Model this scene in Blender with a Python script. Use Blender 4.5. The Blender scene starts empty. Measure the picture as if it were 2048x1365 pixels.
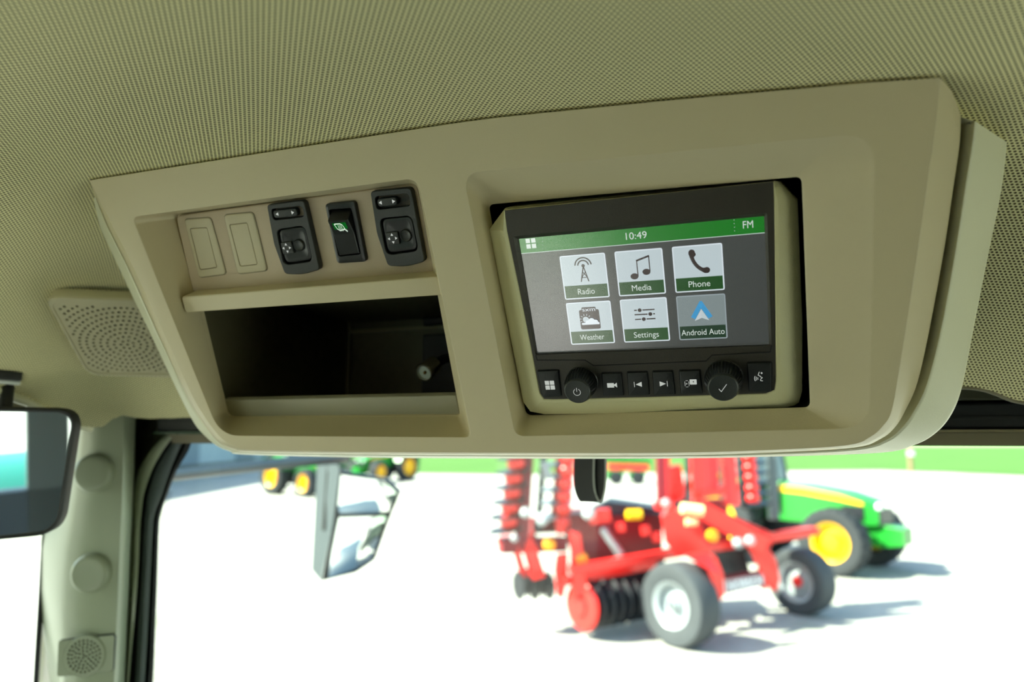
import bpy, bmesh, math, random
import numpy as np
from mathutils import Vector, Matrix
from mathutils.geometry import delaunay_2d_cdt

random.seed(4)
SC = bpy.context.scene
COL = SC.collection
PI = math.pi

# ------------------------------------------------------------------ camera
F, CX, CY = 1450.0, 1024.0, 682.5
EYE = Vector((0, 0, 2.74))
PITCH = math.atan(193 / 1450)
RT = Vector((1, 0, 0))
FW = Vector((0, math.cos(PITCH), math.sin(PITCH)))
UP = Vector((0, -math.sin(PITCH), math.cos(PITCH)))
cam_data = bpy.data.cameras.new('camera')
cam = bpy.data.objects.new('camera', cam_data)
COL.objects.link(cam)
cam.location = EYE
cam.rotation_euler = (PI / 2 + PITCH, 0, 0)
cam_data.sensor_width = 36.0
cam_data.lens = F * 36.0 / 2048
cam_data.clip_start = 0.01
cam_data.clip_end = 2000
cam_data.dof.use_dof = True
cam_data.dof.focus_distance = 0.50
cam_data.dof.aperture_fstop = 4.6
SC.camera = cam

# ------------------------------------------------------------------ exposure, sky, sun
EXPO = 2.9
SC.view_settings.view_transform = 'Standard'
SC.view_settings.look = 'None'
SC.view_settings.exposure = EXPO
SC.view_settings.gamma = 1.0
SC.view_settings.use_curve_mapping = False
SC.cycles.use_denoising = True
SC.cycles.max_bounces = 10
SC.cycles.diffuse_bounces = 6
SC.cycles.transparent_max_bounces = 16
SC.cycles.sample_clamp_indirect = 6.0
SC.cycles.caustics_reflective = False
SC.cycles.caustics_refractive = False

SUN_DIR = Vector((0.72, 0.14, -0.70)).normalized()      # the way the light travels
world = bpy.data.worlds.new('sky')
SC.world = world
world.use_nodes = True
wn = world.node_tree.nodes
wl = world.node_tree.links
bg = wn['Background']
sky = wn.new('ShaderNodeTexSky')
sky.sky_type = 'NISHITA'
sky.sun_disc = False
sky.sun_elevation = math.asin(-SUN_DIR.z)
sky.sun_rotation = math.atan2(-SUN_DIR.x, -SUN_DIR.y)
sky.air_density = 1.0
sky.dust_density = 1.2
wl.new(sky.outputs['Color'], bg.inputs['Color'])
bg.inputs['Strength'].default_value = 0.08
sun_data = bpy.data.lights.new('sun', 'SUN')
sun_data.energy = 3.4
sun_data.angle = math.radians(0.6)
sun_data.color = (1.0, 0.95, 0.86)
sun = bpy.data.objects.new('sun', sun_data)
COL.objects.link(sun)
sun.rotation_euler = (-SUN_DIR).to_track_quat('Z', 'Y').to_euler()
sun.location = (-30, -6, 40)

# ------------------------------------------------------------------ from a pixel to a place
def ray(px, py):
    return (FW + RT * ((px - CX) / F) - UP * ((py - CY) / F))

def at_plane(px, py, p0, n):
    d = ray(px, py)
    return EYE + d * ((p0 - EYE).dot(n) / d.dot(n))

def at_y(px, py, y):
    d = ray(px, py)
    return EYE + d * (y / d.y)

def on_ground(px, py):
    d = ray(px, py)
    return EYE + d * (-EYE.z / d.z)

# console frame: u right along the face, v up the face, w out of the face
XW = (RT * 0.94617 + UP * 0.0425 - FW * 0.32086)
XW.z = 0
XW.normalize()
YW = (-RT * 0.15373 + UP * 0.93086 - FW * 0.33148)
YW = (YW - XW * YW.dot(XW)).normalized()
NW = XW.cross(YW).normalized()
SCREEN_C = EYE + RT * 0.08509 + UP * 0.03353 + FW * 0.4769
W_SCR = -0.012
ORG = SCREEN_C - NW * W_SCR
MC = Matrix(((XW.x, YW.x, NW.x, ORG.x), (XW.y, YW.y, NW.y, ORG.y), (XW.z, YW.z, NW.z, ORG.z), (0, 0, 0, 1)))
MCI = MC.inverted()

def uv(px, py, w=0.0):
    p = MCI @ at_plane(px, py, ORG + NW * w, NW)
    return (p.x, p.y)

def uvw(px, py, w=0.0):
    p = MCI @ at_plane(px, py, ORG + NW * w, NW)
    return Vector((p.x, p.y, w))

# cab frame: a right, b forward (both horizontal), z world height above the eye
AW = XW.copy()
BW = Vector((-AW.y, AW.x, 0))

def cab(a, b, z):
    return Vector((0, 0, EYE.z + z)) + AW * a + BW * b

def to_cab(p):
    q = p - EYE
    return q.dot(AW), q.dot(BW), q.z

def at_b(px, py, b):
    return at_plane(px, py, cab(0, b, 0), BW)

def at_a(px, py, a):
    return at_plane(px, py, cab(a, 0, 0), AW)

# ------------------------------------------------------------------ materials
def lin(r, g, b):
    def c(x):
        x /= 255.0
        return x / 12.92 if x <= 0.04045 else ((x + 0.055) / 1.055) ** 2.4
    return (c(r), c(g), c(b))

def new_mat(name):
    m = bpy.data.materials.new(name)
    m.use_nodes = True
    nt = m.node_tree
    return m, nt, nt.nodes['Principled BSDF']

def mat(name, rgb, rough=0.5, metal=0.0, spec=0.5, grain=0.0, grain_scale=800.0, vary=0.0, vary_scale=6.0, coat=0.0):
    m, nt, p = new_mat(name)
    col = (*lin(*rgb), 1)
    p.inputs['Base Color'].default_value = col
    p.inputs['Roughness'].default_value = rough
    p.inputs['Metallic'].default_value = metal
    p.inputs['Specular IOR Level'].default_value = spec
    p.inputs['Coat Weight'].default_value = coat
    tc = nt.nodes.new('ShaderNodeTexCoord')
    if vary > 0:
        n = nt.nodes.new('ShaderNodeTexNoise')
        n.inputs['Scale'].default_value = vary_scale
        n.inputs['Detail'].default_value = 4
        nt.links.new(tc.outputs['Object'], n.inputs['Vector'])
        mix = nt.nodes.new('ShaderNodeMix')
        mix.data_type = 'RGBA'
        mix.inputs['A'].default_value = tuple(c * (1 - vary) for c in col[:3]) + (1,)
        mix.inputs['B'].default_value = tuple(min(1, c * (1 + vary)) for c in col[:3]) + (1,)
        nt.links.new(n.outputs['Fac'], mix.inputs['Factor'])
        nt.links.new(mix.outputs['Result'], p.inputs['Base Color'])
    if grain > 0:
        n = nt.nodes.new('ShaderNodeTexNoise')
        n.inputs['Scale'].default_value = grain_scale
        n.inputs['Detail'].default_value = 2
        nt.links.new(tc.outputs['Object'], n.inputs['Vector'])
        b = nt.nodes.new('ShaderNodeBump')
        b.inputs['Strength'].default_value = grain
        b.inputs['Distance'].default_value = 0.0005
        nt.links.new(n.outputs['Fac'], b.inputs['Height'])
        nt.links.new(b.outputs['Normal'], p.inputs['Normal'])
    return m

def glow(name, rgb, k=1.0, rough=0.12, spec=0.5):
    """a lit patch of a display under its cover glass"""
    m, nt, p = new_mat(name)
    c = lin(*rgb)
    p.inputs['Base Color'].default_value = (0.006, 0.006, 0.007, 1)
    p.inputs['Roughness'].default_value = rough
    p.inputs['Specular IOR Level'].default_value = spec
    if spec >= 1.0:
        p.inputs['Coat Weight'].default_value = 1.0
        p.inputs['Coat IOR'].default_value = 2.1
        p.inputs['Coat Roughness'].default_value = rough
    p.inputs['Emission Color'].default_value = (*c, 1)
    p.inputs['Emission Strength'].default_value = k / 2 ** EXPO
    return m

M = {}
M['fascia'] = mat('beige_console_plastic', (207, 194, 159), 0.40, grain=0.25, grain_scale=1500, spec=0.4)
M['grille'] = mat('beige_grille_plastic', (200, 192, 158), 0.45, grain=0.2)
M['shell'] = mat('beige_shell_lit_tone', (222, 220, 190), 0.40, grain=0.2, grain_scale=1500, spec=0.4)  # same plastic as the fascia, made paler for window light on the flank
M['plate'] = mat('tan_switch_plate', (198, 180, 152), 0.5, grain=0.35, grain_scale=1500)
M['blank'] = mat('beige_blank_plastic', (205, 194, 162), 0.45, grain=0.2, grain_scale=1500)
M['lip'] = mat('grey_liner_plastic', (165, 162, 140), 0.5, grain=0.3, grain_scale=1200)
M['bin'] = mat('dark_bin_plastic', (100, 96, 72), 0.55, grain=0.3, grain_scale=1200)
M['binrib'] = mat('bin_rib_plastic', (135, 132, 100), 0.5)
M['black'] = mat('black_plastic', (24, 25, 24), 0.5, grain=0.3, grain_scale=1500)
M['void'] = mat('black_matt_plastic', (9, 9, 9), 0.75)
M['switch'] = mat('charcoal_switch_plastic', (44, 46, 44), 0.42, grain=0.25, grain_scale=1800)
M['switch2'] = mat('satin_black_plastic', (22, 24, 23), 0.32, spec=0.5)
M['bezel'] = mat('dark_brown_bezel_plastic', (52, 47, 38), 0.48, grain=0.3, grain_scale=1600)
M['frame'] = mat('beige_radio_frame', (210, 204, 160), 0.45, grain=0.35, grain_scale=1400)
M['white'] = glow('backlit_white_legend', (225, 232, 222), 0.62, 0.4)
M['chrome'] = mat('bright_metal', (205, 200, 185), 0.25, metal=1.0)
M['teflon'] = mat('white_insulator', (215, 225, 220), 0.4)
M['brass'] = mat('brass_pin', (150, 110, 50), 0.35, metal=0.8)
M['rubber'] = mat('black_rubber', (20, 22, 22), 0.6)
M['webbing'] = mat('black_webbing', (14, 14, 14), 0.6, grain=0.5, grain_scale=900)
M['webedge'] = mat('grey_webbing_edge', (190, 192, 185), 0.6)
M['pillar'] = mat('grey_pillar_plastic', (158, 166, 140), 0.30, grain=0.1, grain_scale=1200)
M['sealgrey'] = mat('grey_frame_paint', (92, 102, 102), 0.5)
M['header'] = mat('olive_header_plastic', (120, 112, 88), 0.5)
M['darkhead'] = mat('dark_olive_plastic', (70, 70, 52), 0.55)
M['greenstrip'] = mat('green_strip', (52, 82, 58), 0.5)
M['mirror'] = mat('mirror_silver', (240, 245, 248), 0.015, metal=1.0)
M['mhouse'] = mat('charcoal_mirror_shell', (62, 70, 74), 0.5)
M['navy'] = mat('dark_blue_paint', (10, 28, 38), 0.45)
M['red'] = mat('red_machine_paint', (236, 40, 34), 0.3, spec=0.6, vary=0.08, vary_scale=2)
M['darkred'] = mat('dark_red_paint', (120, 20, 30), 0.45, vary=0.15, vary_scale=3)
M['green'] = mat('green_machine_paint', (28, 128, 40), 0.3, spec=0.6)
M['yellow'] = mat('yellow_paint', (232, 180, 8), 0.35)
M['tyre'] = mat('grey_tyre_rubber', (58, 62, 66), 0.75, vary=0.15)
M['tyredark'] = mat('dark_tyre_rubber', (34, 38, 42), 0.75)
M['rimwhite'] = mat('silver_wheel_paint', (150, 156, 160), 0.35, spec=0.6)
M['steel'] = mat('bare_steel', (150, 158, 165), 0.3, metal=0.9)
M['blacksteel'] = mat('black_machine_paint', (28, 30, 36), 0.4)
M['amber'] = mat('amber_reflector', (250, 160, 10), 0.3)
M['cream'] = mat('pale_yellow_tank', (238, 232, 170), 0.35)
M['signwhite'] = mat('white_sign', (225, 225, 230), 0.5)
M['signgrey'] = mat('grey_sign_board', (128, 112, 120), 0.5)
M['shed'] = mat('grey_shed_cladding', (150, 165, 175), 0.6)
M['shedroof'] = mat('shed_roof', (90, 110, 130), 0.5)
M['wood'] = mat('weathered_wood', (130, 104, 80), 0.8)
M['cabglass_dark'] = mat('tinted_tractor_glass', (60, 85, 90), 0.1, spec=0.8)
M['floor'] = mat('cab_floor_mat', (170, 166, 150), 0.8)
M['roofskin'] = mat('cab_roof_skin', (40, 110, 50), 0.4)
M['seat'] = mat('charcoal_seat_fabric', (46, 47, 50), 0.8)
M['teal'] = mat('sky_tinted_fender_green', (20, 120, 110), 0.3, spec=0.6)  # fender green with the sky's reflection put into the colour
M['navygrey'] = mat('blue_grey_trim', (58, 74, 88), 0.5)
M['lamp'] = mat('clear_lamp_lens', (215, 220, 215), 0.2)

def glass_mat(name, tint, gloss=0.06):
    m, nt, p = new_mat(name)
    nt.nodes.remove(p)
    out = nt.nodes['Material Output']
    tr = nt.nodes.new('ShaderNodeBsdfTransparent')
    tr.inputs['Color'].default_value = (*tint, 1)
    gl = nt.nodes.new('ShaderNodeBsdfGlossy')
    gl.inputs['Roughness'].default_value = 0.02
    fr = nt.nodes.new('ShaderNodeFresnel')
    fr.inputs['IOR'].default_value = 1.35
    mx = nt.nodes.new('ShaderNodeMixShader')
    nt.links.new(fr.outputs['Fac'], mx.inputs['Fac'])
    nt.links.new(tr.outputs[0], mx.inputs[1])
    nt.links.new(gl.outputs[0], mx.inputs[2])
    nt.links.new(mx.outputs[0], out.inputs['Surface'])
    return m
M['glass'] = glass_mat('tinted_cab_glass', (0.90, 0.965, 0.90))

def fabric_mat():
    m, nt, p = new_mat('knit_headliner_fabric')
    N, L = nt.nodes, nt.links
    uvn = N.new('ShaderNodeUVMap')
    rot = N.new('ShaderNodeVectorRotate')
    rot.rotation_type = 'Z_AXIS'
    rot.inputs['Angle'].default_value = math.radians(FAB_ANGLE)
    L.new(uvn.outputs['UV'], rot.inputs['Vector'])
    def dots(ox, oy):
        sc = N.new('ShaderNodeVectorMath'); sc.operation = 'MULTIPLY_ADD'
        sc.inputs[1].default_value = (1 / (2 * FAB_S), 1 / FAB_D, 0)
        sc.inputs[2].default_value = (ox + 100, oy + 100, 0)
        L.new(rot.outputs['Vector'], sc.inputs[0])
        fr = N.new('ShaderNodeVectorMath'); fr.operation = 'FRACTION'
        L.new(sc.outputs['Vector'], fr.inputs[0])
        sb = N.new('ShaderNodeVectorMath'); sb.operation = 'SUBTRACT'
        sb.inputs[1].default_value = (0.5, 0.5, 0)
        L.new(fr.outputs['Vector'], sb.inputs[0])
        ml = N.new('ShaderNodeVectorMath'); ml.operation = 'MULTIPLY'
        ml.inputs[1].default_value = (2 * FAB_S * 780, FAB_D * 900, 0)
        L.new(sb.outputs['Vector'], ml.inputs[0])
        ln = N.new('ShaderNodeVectorMath'); ln.operation = 'LENGTH'
        L.new(ml.outputs['Vector'], ln.inputs[0])
        return ln.outputs['Value']
    mn = N.new('ShaderNodeMath'); mn.operation = 'MINIMUM'
    L.new(dots(0, 0), mn.inputs[0]); L.new(dots(0.5, 0.5), mn.inputs[1])
    mr = N.new('ShaderNodeMapRange')            # millimetres from the middle of a mesh hole
    mr.interpolation_type = 'SMOOTHSTEP'
    mr.inputs['From Min'].default_value = 0.45
    mr.inputs['From Max'].default_value = 1.02
    L.new(mn.outputs[0], mr.inputs['Value'])
    mix = N.new('ShaderNodeMix'); mix.data_type = 'RGBA'
    mix.inputs['A'].default_value = (*lin(92, 84, 56), 1)
    mix.inputs['B'].default_value = (*lin(246, 239, 188), 1)
    L.new(mr.outputs['Result'], mix.inputs['Factor'])
    L.new(mix.outputs['Result'], p.inputs['Base Color'])
    bp = N.new('ShaderNodeBump')
    bp.inputs['Strength'].default_value = 0.5
    bp.inputs['Distance'].default_value = 0.0006
    L.new(mr.outputs['Result'], bp.inputs['Height'])
    L.new(bp.outputs['Normal'], p.inputs['Normal'])
    p.inputs['Roughness'].default_value = 0.9
    p.inputs['Specular IOR Level'].default_value = 0.15
    return m
FAB_ANGLE, FAB_S, FAB_D = -38.0, 0.0026, 0.0028
M['fabric'] = fabric_mat()

def ground_mat():
    m, nt, p = new_mat('pale_gravel')
    N, L = nt.nodes, nt.links
    tc = N.new('ShaderNodeTexCoord')
    n1 = N.new('ShaderNodeTexNoise'); n1.inputs['Scale'].default_value = 5.0; n1.inputs['Detail'].default_value = 8
    n2 = N.new('ShaderNodeTexNoise'); n2.inputs['Scale'].default_value = 0.32; n2.inputs['Detail'].default_value = 5
    L.new(tc.outputs['Object'], n1.inputs['Vector']); L.new(tc.outputs['Object'], n2.inputs['Vector'])
    mx = N.new('ShaderNodeMix'); mx.data_type = 'RGBA'
    mx.inputs['A'].default_value = (*lin(154, 151, 144), 1)
    mx.inputs['B'].default_value = (*lin(188, 185, 179), 1)
    L.new(n1.outputs['Fac'], mx.inputs['Factor'])
    mr = N.new('ShaderNodeMapRange')
    mr.inputs['From Min'].default_value = 0.55; mr.inputs['From Max'].default_value = 0.75
    mr.inputs['To Max'].default_value = 0.55
    L.new(n2.outputs['Fac'], mr.inputs['Value'])
    mg = N.new('ShaderNodeMix'); mg.data_type = 'RGBA'
    mg.inputs['B'].default_value = (*lin(104, 124, 66), 1)
    L.new(mx.outputs['Result'], mg.inputs['A'])
    L.new(mr.outputs['Result'], mg.inputs['Factor'])
    L.new(mg.outputs['Result'], p.inputs['Base Color'])
    p.inputs['Roughness'].default_value = 0.9
    p.inputs['Specular IOR Level'].default_value = 0.1
    return m
M['ground'] = ground_mat()
M['grass'] = mat('bright_green_grass', (74, 108, 52), 0.9, spec=0.1, vary=0.25, vary_scale=0.12)
M['farfield'] = mat('pale_far_field', (150, 155, 125), 0.9, spec=0.1, vary=0.1, vary_scale=0.05)

# ------------------------------------------------------------------ mesh building
MW = {}
class MB:
    def __init__(self):
        self.v, self.f, self.m = [], [], []
    def add(self, vs, fs, mi=0):
        o = len(self.v)
        self.v += [tuple(x) for x in vs]
        for f in fs:
            self.f.append(tuple(i + o for i in f)); self.m.append(mi)
        return self
    def loft(self, loops, mi=0, closed=True, cap0=False, cap1=False):
        n = len(loops[0])
        vs = [p for lp in loops for p in lp]
        fs = []
        for k in range(len(loops) - 1):
            for i in range(n if closed else n - 1):
                j = (i + 1) % n
                fs.append((k * n + i, k * n + j, (k + 1) * n + j, (k + 1) * n + i))
        if cap0: fs.append(tuple(range(n))[::-1])
        if cap1: fs.append(tuple((len(loops) - 1) * n + i for i in range(n)))
        return self.add(vs, fs, mi)
    def prism(self, pts2, w0, w1, mi=0, bevel=0.0):
        """closed outline in the (u, v) plane from w0 to w1, with a small rounded front edge at w1"""
        if bevel > 0:
            s = 1 if w1 > w0 else -1
            loops = [[(x, y, w0) for x, y in pts2], [(x, y, w1 - s * bevel) for x, y in pts2]]
            for ang in (30, 60, 90):
                a = math.radians(ang)
                q = inset(pts2, bevel * (1 - math.cos(a)))
                loops.append([(x, y, w1 - s * bevel * (1 - math.sin(a))) for x, y in q])
        else:
            loops = [[(x, y, w0) for x, y in pts2], [(x, y, w1) for x, y in pts2]]
        return self.loft(loops, mi, True, True, True)
    def plate(self, outer, holes, w0, w1, mi=0, back=True):
        """flat plate in the (u, v) plane with holes, front at w1"""
        vs2, fs = tri_holes(outer, holes)
        self.add([(x, y, w1) for x, y in vs2], fs, mi)
        if w0 is not None:
            if back: self.add([(x, y, w0) for x, y in vs2], [f[::-1] for f in fs], mi)
            for lp in [outer] + holes:
                self.loft([[(x, y, w0) for x, y in lp], [(x, y, w1) for x, y in lp]], mi)
        return self
    def box(self, c, s, mi=0, rot=None):
        R = rot or Matrix.Identity(3)
        vs = []
        for x in (-1, 1):
            for y in (-1, 1):
                for z in (-1, 1):
                    vs.append(Vector(c) + R @ Vector((x * s[0] / 2, y * s[1] / 2, z * s[2] / 2)))
        return self.add(vs, [(0, 1, 3, 2), (4, 6, 7, 5), (0, 4, 5, 1), (2, 3, 7, 6), (0, 2, 6, 4), (1, 5, 7, 3)], mi)
    def beam(self, p, q, w, h, mi=0, up=None):
        p, q = Vector(p), Vector(q)
        R = frame(q - p, up)
        return self.box((p + q) / 2, ((q - p).length, w, h), mi, R)
    def tube(self, path, r, n=10, mi=0, caps=True):
        path = [Vector(p) for p in path]
        loops = []
        for i, p in enumerate(path):
            t = path[min(i + 1, len(path) - 1)] - path[max(i - 1, 0)]
            R = frame(t)
            rr = r[i] if isinstance(r, (list, tuple)) else r
            loops.append([p + R @ Vector((0, rr * math.cos(2 * PI * k / n), rr * math.sin(2 * PI * k / n))) for k in range(n)])
        return self.loft(loops, mi, True, caps, caps)
    def lathe(self, c, axis, prof, n=32, mi=0, cap0=True, cap1=True):
        """prof: (radius, height along the axis)"""
        R = frame(Vector(axis)); c = Vector(c)
        loops = [[c + R @ Vector((h, r * math.cos(2 * PI * k / n), r * math.sin(2 * PI * k / n))) for k in range(n)] for r, h in prof]
        return self.loft(loops, mi, True, cap0, cap1)
    def build(self, name, mats, parent=None, world=False, smooth=35, bevel=0.0, kind=None):
        vs = self.v
        if world and parent is not None:
            inv = MW[parent.name].inverted()
            vs = [inv @ Vector(p) for p in vs]
        me = bpy.data.meshes.new(name)
        me.from_pydata([tuple(p) for p in vs], [], self.f)
        mats = mats if isinstance(mats, (list, tuple)) else [mats]
        for m in mats:
            me.materials.append(M[m] if isinstance(m, str) else m)
        me.polygons.foreach_set('material_index', self.m)
        bm = bmesh.new(); bm.from_mesh(me)
        bmesh.ops.remove_doubles(bm, verts=bm.verts, dist=1e-6)
        bmesh.ops.recalc_face_normals(bm, faces=bm.faces)
        bm.to_mesh(me); bm.free()
        if smooth:
            me.polygons.foreach_set('use_smooth', [True] * len(me.polygons))
            me.set_sharp_from_angle(angle=math.radians(smooth))
        o = bpy.data.objects.new(name, me)
        COL.objects.link(o)
        MW[o.name] = Matrix.Identity(4)
        if parent is not None:
            o.parent = parent
            MW[o.name] = MW[parent.name].copy()
        if bevel > 0:
            md = o.modifiers.new('edge', 'BEVEL'); md.width = bevel; md.segments = 2; md.limit_method = 'ANGLE'; md.angle_limit = math.radians(40)
        if kind: o['kind'] = kind
        return o

def frame(t, up=None):
    x = Vector(t).normalized()
    u = Vector(up) if up is not None else (Vector((0, 0, 1)) if abs(x.z) < 0.95 else Vector((0, 1, 0)))
    y = u.cross(x).normalized()
    z = x.cross(y)
    return Matrix((x, y, z)).transposed()

def inset(pts, d):
    n = len(pts); out = []
    area = sum(pts[i][0] * pts[(i + 1) % n][1] - pts[(i + 1) % n][0] * pts[i][1] for i in range(n))
    s = 1 if area > 0 else -1
    for i in range(n):
        p0, p1, p2 = (Vector(pts[(i + k) % n]).to_2d() if len(pts[0]) == 3 else Vector(pts[(i + k) % n]) for k in (-1, 0, 1))
        e1, e2 = (p1 - p0), (p2 - p1)
        if e1.length < 1e-9: e1 = e2
        if e2.length < 1e-9: e2 = e1
        e1.normalize(); e2.normalize()
        n1, n2 = Vector((-e1.y, e1.x)) * s, Vector((-e2.y, e2.x)) * s
        b = n1 + n2
        if b.length < 1e-6: b = n1
        b.normalize()
        k = max(0.5, b.dot(n1))
        q = p1 + b * (d / k)
        out.append((q.x, q.y))
    return out

def rounded(pts, r, n=6):
    """polygon with rounded corners; r a number or one per corner"""
    N = len(pts); out = []
    for i in range(N):
        p = Vector(pts[i][:2]); a = Vector(pts[i - 1][:2]); b = Vector(pts[(i + 1) % N][:2])
        rr = r[i] if isinstance(r, (list, tuple)) else r
        da, db = (a - p), (b - p)
        la, lb = da.length, db.length
        da.normalize(); db.normalize()
        ang = da.angle(db)
        t = min(rr / math.tan(ang / 2), la * 0.49, lb * 0.49)
        q0, q1 = p + da * t, p + db * t
        for k in range(n + 1):
            s = k / n
            q = q0 * (1 - s) ** 2 + p * 2 * s * (1 - s) + q1 * s * s
            out.append((q.x, q.y))
    return out

def rrect(cx, cy, w, h, r, n=6):
    return rounded([(cx - w / 2, cy - h / 2), (cx + w / 2, cy - h / 2), (cx + w / 2, cy + h / 2), (cx - w / 2, cy + h / 2)], r, n)

def circ(cx, cy, r, n=24, ry=None):
    ry = ry or r
    return [(cx + r * math.cos(2 * PI * k / n), cy + ry * math.sin(2 * PI * k / n)) for k in range(n)]

def in_poly(p, poly):
    x, y = p; c = False; n = len(poly)
    for i in range(n):
        x1, y1 = poly[i]; x2, y2 = poly[i - 1]
        if (y1 > y) != (y2 > y) and x < (x2 - x1) * (y - y1) / (y2 - y1) + x1: c = not c
    return c

def tri_holes(outer, holes):
    pts = []; faces = []
    for lp in [outer] + holes:
        o = len(pts)
        pts += [Vector((p[0], p[1])) for p in lp]
        faces.append(list(range(o, o + len(lp))))
    vs, es, fs, ov, oe, of = delaunay_2d_cdt(pts, [], faces, 1, 1e-9)
    out = []
    hole_boxes = [(min(p[0] for p in h), max(p[0] for p in h), min(p[1] for p in h), max(p[1] for p in h), h) for h in holes]
    for f in fs:
        c = sum((vs[i] for i in f), Vector((0, 0))) / len(f)
        if not in_poly((c.x, c.y), outer): continue
        if any(x0 <= c.x <= x1 and y0 <= c.y <= y1 and in_poly((c.x, c.y), h) for x0, x1, y0, y1, h in hole_boxes): continue
        out.append(tuple(f))
    return [(v.x, v.y) for v in vs], out

def catmull(pts, n):
    P = [Vector(p) for p in pts]; out = []
    for i in range(len(P) - 1):
        p0, p1, p2, p3 = P[max(i - 1, 0)], P[i], P[i + 1], P[min(i + 2, len(P) - 1)]
        for k in range(n):
            t = k / n
            out.append(0.5 * ((2 * p1) + (p2 - p0) * t + (2 * p0 - 5 * p1 + 4 * p2 - p3) * t * t + (3 * p1 - p0 - 3 * p2 + p3) * t ** 3))
    out.append(P[-1])
    return out

_tx = {}
def text_geo(s, bold=0.0):
    if (s, bold) not in _tx:
        cu = bpy.data.curves.new('lettering', 'FONT')
        cu.body = s; cu.size = 1.0; cu.align_x = 'CENTER'; cu.align_y = 'CENTER'; cu.resolution_u = 4
        cu.offset = bold
        ob = bpy.data.objects.new('lettering', cu)
        COL.objects.link(ob)
        dg = bpy.context.evaluated_depsgraph_get()
        me = bpy.data.meshes.new_from_object(ob.evaluated_get(dg))
        vs = [(v.co.x, v.co.y) for v in me.vertices]; fs = [tuple(p.vertices) for p in me.polygons]
        bpy.data.objects.remove(ob); bpy.data.curves.remove(cu); bpy.data.meshes.remove(me)
        xs = [v[0] for v in vs]
        _tx[(s, bold)] = (vs, fs, max(xs) - min(xs), (max(xs) + min(xs)) / 2)
    return _tx[(s, bold)]

def put_text(mb, s, cx, cy, w, size, mi, bold=0.0, width=None):
    vs, fs, wd, mid = text_geo(s, bold)
    k = size
    kx = width / wd if width else size
    mb.add([(cx + (x - mid) * kx, cy + y * k, w) for x, y in vs], fs, mi)

def tag(o, label, cat, group=None, kind=None):
    o['label'] = label; o['category'] = cat
    if group: o['group'] = group
    if kind: o['kind'] = kind
    return o

def empty(name, loc=None, mtx=None):
    o = bpy.data.objects.new(name, None)
    COL.objects.link(o)
    o.empty_display_size = 0.02
    m = mtx.copy() if mtx is not None else Matrix.Translation(Vector(loc))
    o.matrix_world = m
    MW[o.name] = m
    return o

def thing(name, label, cat, loc=None, mtx=None, group=None):
    return tag(empty(name, loc, mtx), label, cat, group)

def structure(o):
    o['kind'] = 'structure'
    return o

def console_mtx(c):
    return MC @ Matrix.Translation(Vector(c))

# ================================================================== GROUND AND FAR FIELD
g = MB()
g.add([(-400, -300, 0), (400, -300, 0), (400, 500, 0), (-400, 500, 0)], [(0, 1, 2, 3)])
structure(g.build('ground', 'ground', smooth=0))
edge = [(-300, 962), (300, 934), (820, 948), (1000, 951), (1500, 944), (1760, 942), (1900, 947), (2048, 954), (2600, 975)]
fp = [on_ground(x, y) for x, y in edge]
g = MB()
far_l, far_r = on_ground(-300, 893), on_ground(2600, 893)
lo = [Vector((p.x, p.y, 0.03)) for p in fp]
hi = [Vector((far_l.x + (far_r.x - far_l.x) * i / (len(fp) - 1), far_l.y, 0.03)) for i in range(len(fp))]
g.loft([lo, hi], closed=False)
structure(g.build('field_grass', 'grass', smooth=0))
g = MB()
g.add([(-1500, far_l.y, 0.02), (1500, far_l.y, 0.02), (1500, 1500, 0.02), (-1500, 1500, 0.02)], [(0, 1, 2, 3)])
structure(g.build('field_far', 'farfield', smooth=0))

# ================================================================== HEADLINER
# top edge of the console face, in pixels; the headliner meets it
TOP_PX = [(180, 361), (370, 331), (560, 301), (760, 270), (960, 240), (1150, 220), (1350, 200), (1600, 178), (1760, 164), (1880, 156)]
tp = [to_cab(MC @ uvw(x, y, 0.0)) for x, y in TOP_PX]
TPA, TPZ = [p[0] for p in tp], [p[2] for p in tp]
AMIN, AMAX = min(p[0] for p in tp), max(p[0] for p in tp)
BTOP = sum(p[1] for p in tp) / len(tp)

def head_z(a, b):
    ac = min(max(a, AMIN - 0.03), AMAX + 0.05)
    h0 = sum(float(np.interp(ac + o_, TPA, TPZ)) for o_ in (-0.012, 0, 0.012)) / 3 + 0.0022
    dl = 1.9 * max(0, -a - 0.475) ** 2
    dr = 0.9 * max(0, a - 0.52) ** 2
    df = 2.0 * max(0, b - BTOP - 0.005) ** 2
    db = 0.6 * max(0, -b - 0.5) ** 2
    p = 1.5
    drop = (dl ** p + df ** p + dr ** p + db ** p) ** (1 / p)
    return max(h0 - drop, 0.012)

def at_head(px, py):
    d = ray(px, py)
    lo_, prev = 0.12, None
    for i in range(3000):
        t = 0.12 + i * 0.0005
        a, b, z = to_cab(EYE + d * t)
        if z >= head_z(a, b):
            return EYE + d * t
    return EYE + d * 1.2

EDGE_PX = [(236, 829), (265, 836), (300, 838), (345, 837), (400, 836)]
EDGE_PX_R = [(1880, 784), (1905, 777), (1935, 776), (1965, 780), (1990, 788), (2020, 800), (2048, 806), (2100, 812), (2200, 818)]
ce = [to_cab(at_head(x, y)) for x, y in EDGE_PX] + [to_cab(at_head(x, y)) for x, y in EDGE_PX_R]
ce.sort()
ea, eb = [c[0] for c in ce], [c[1] for c in ce]
AL = to_cab(at_head(60, 806))[0]
AR = 0.92
BBACK = -0.95
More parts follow.
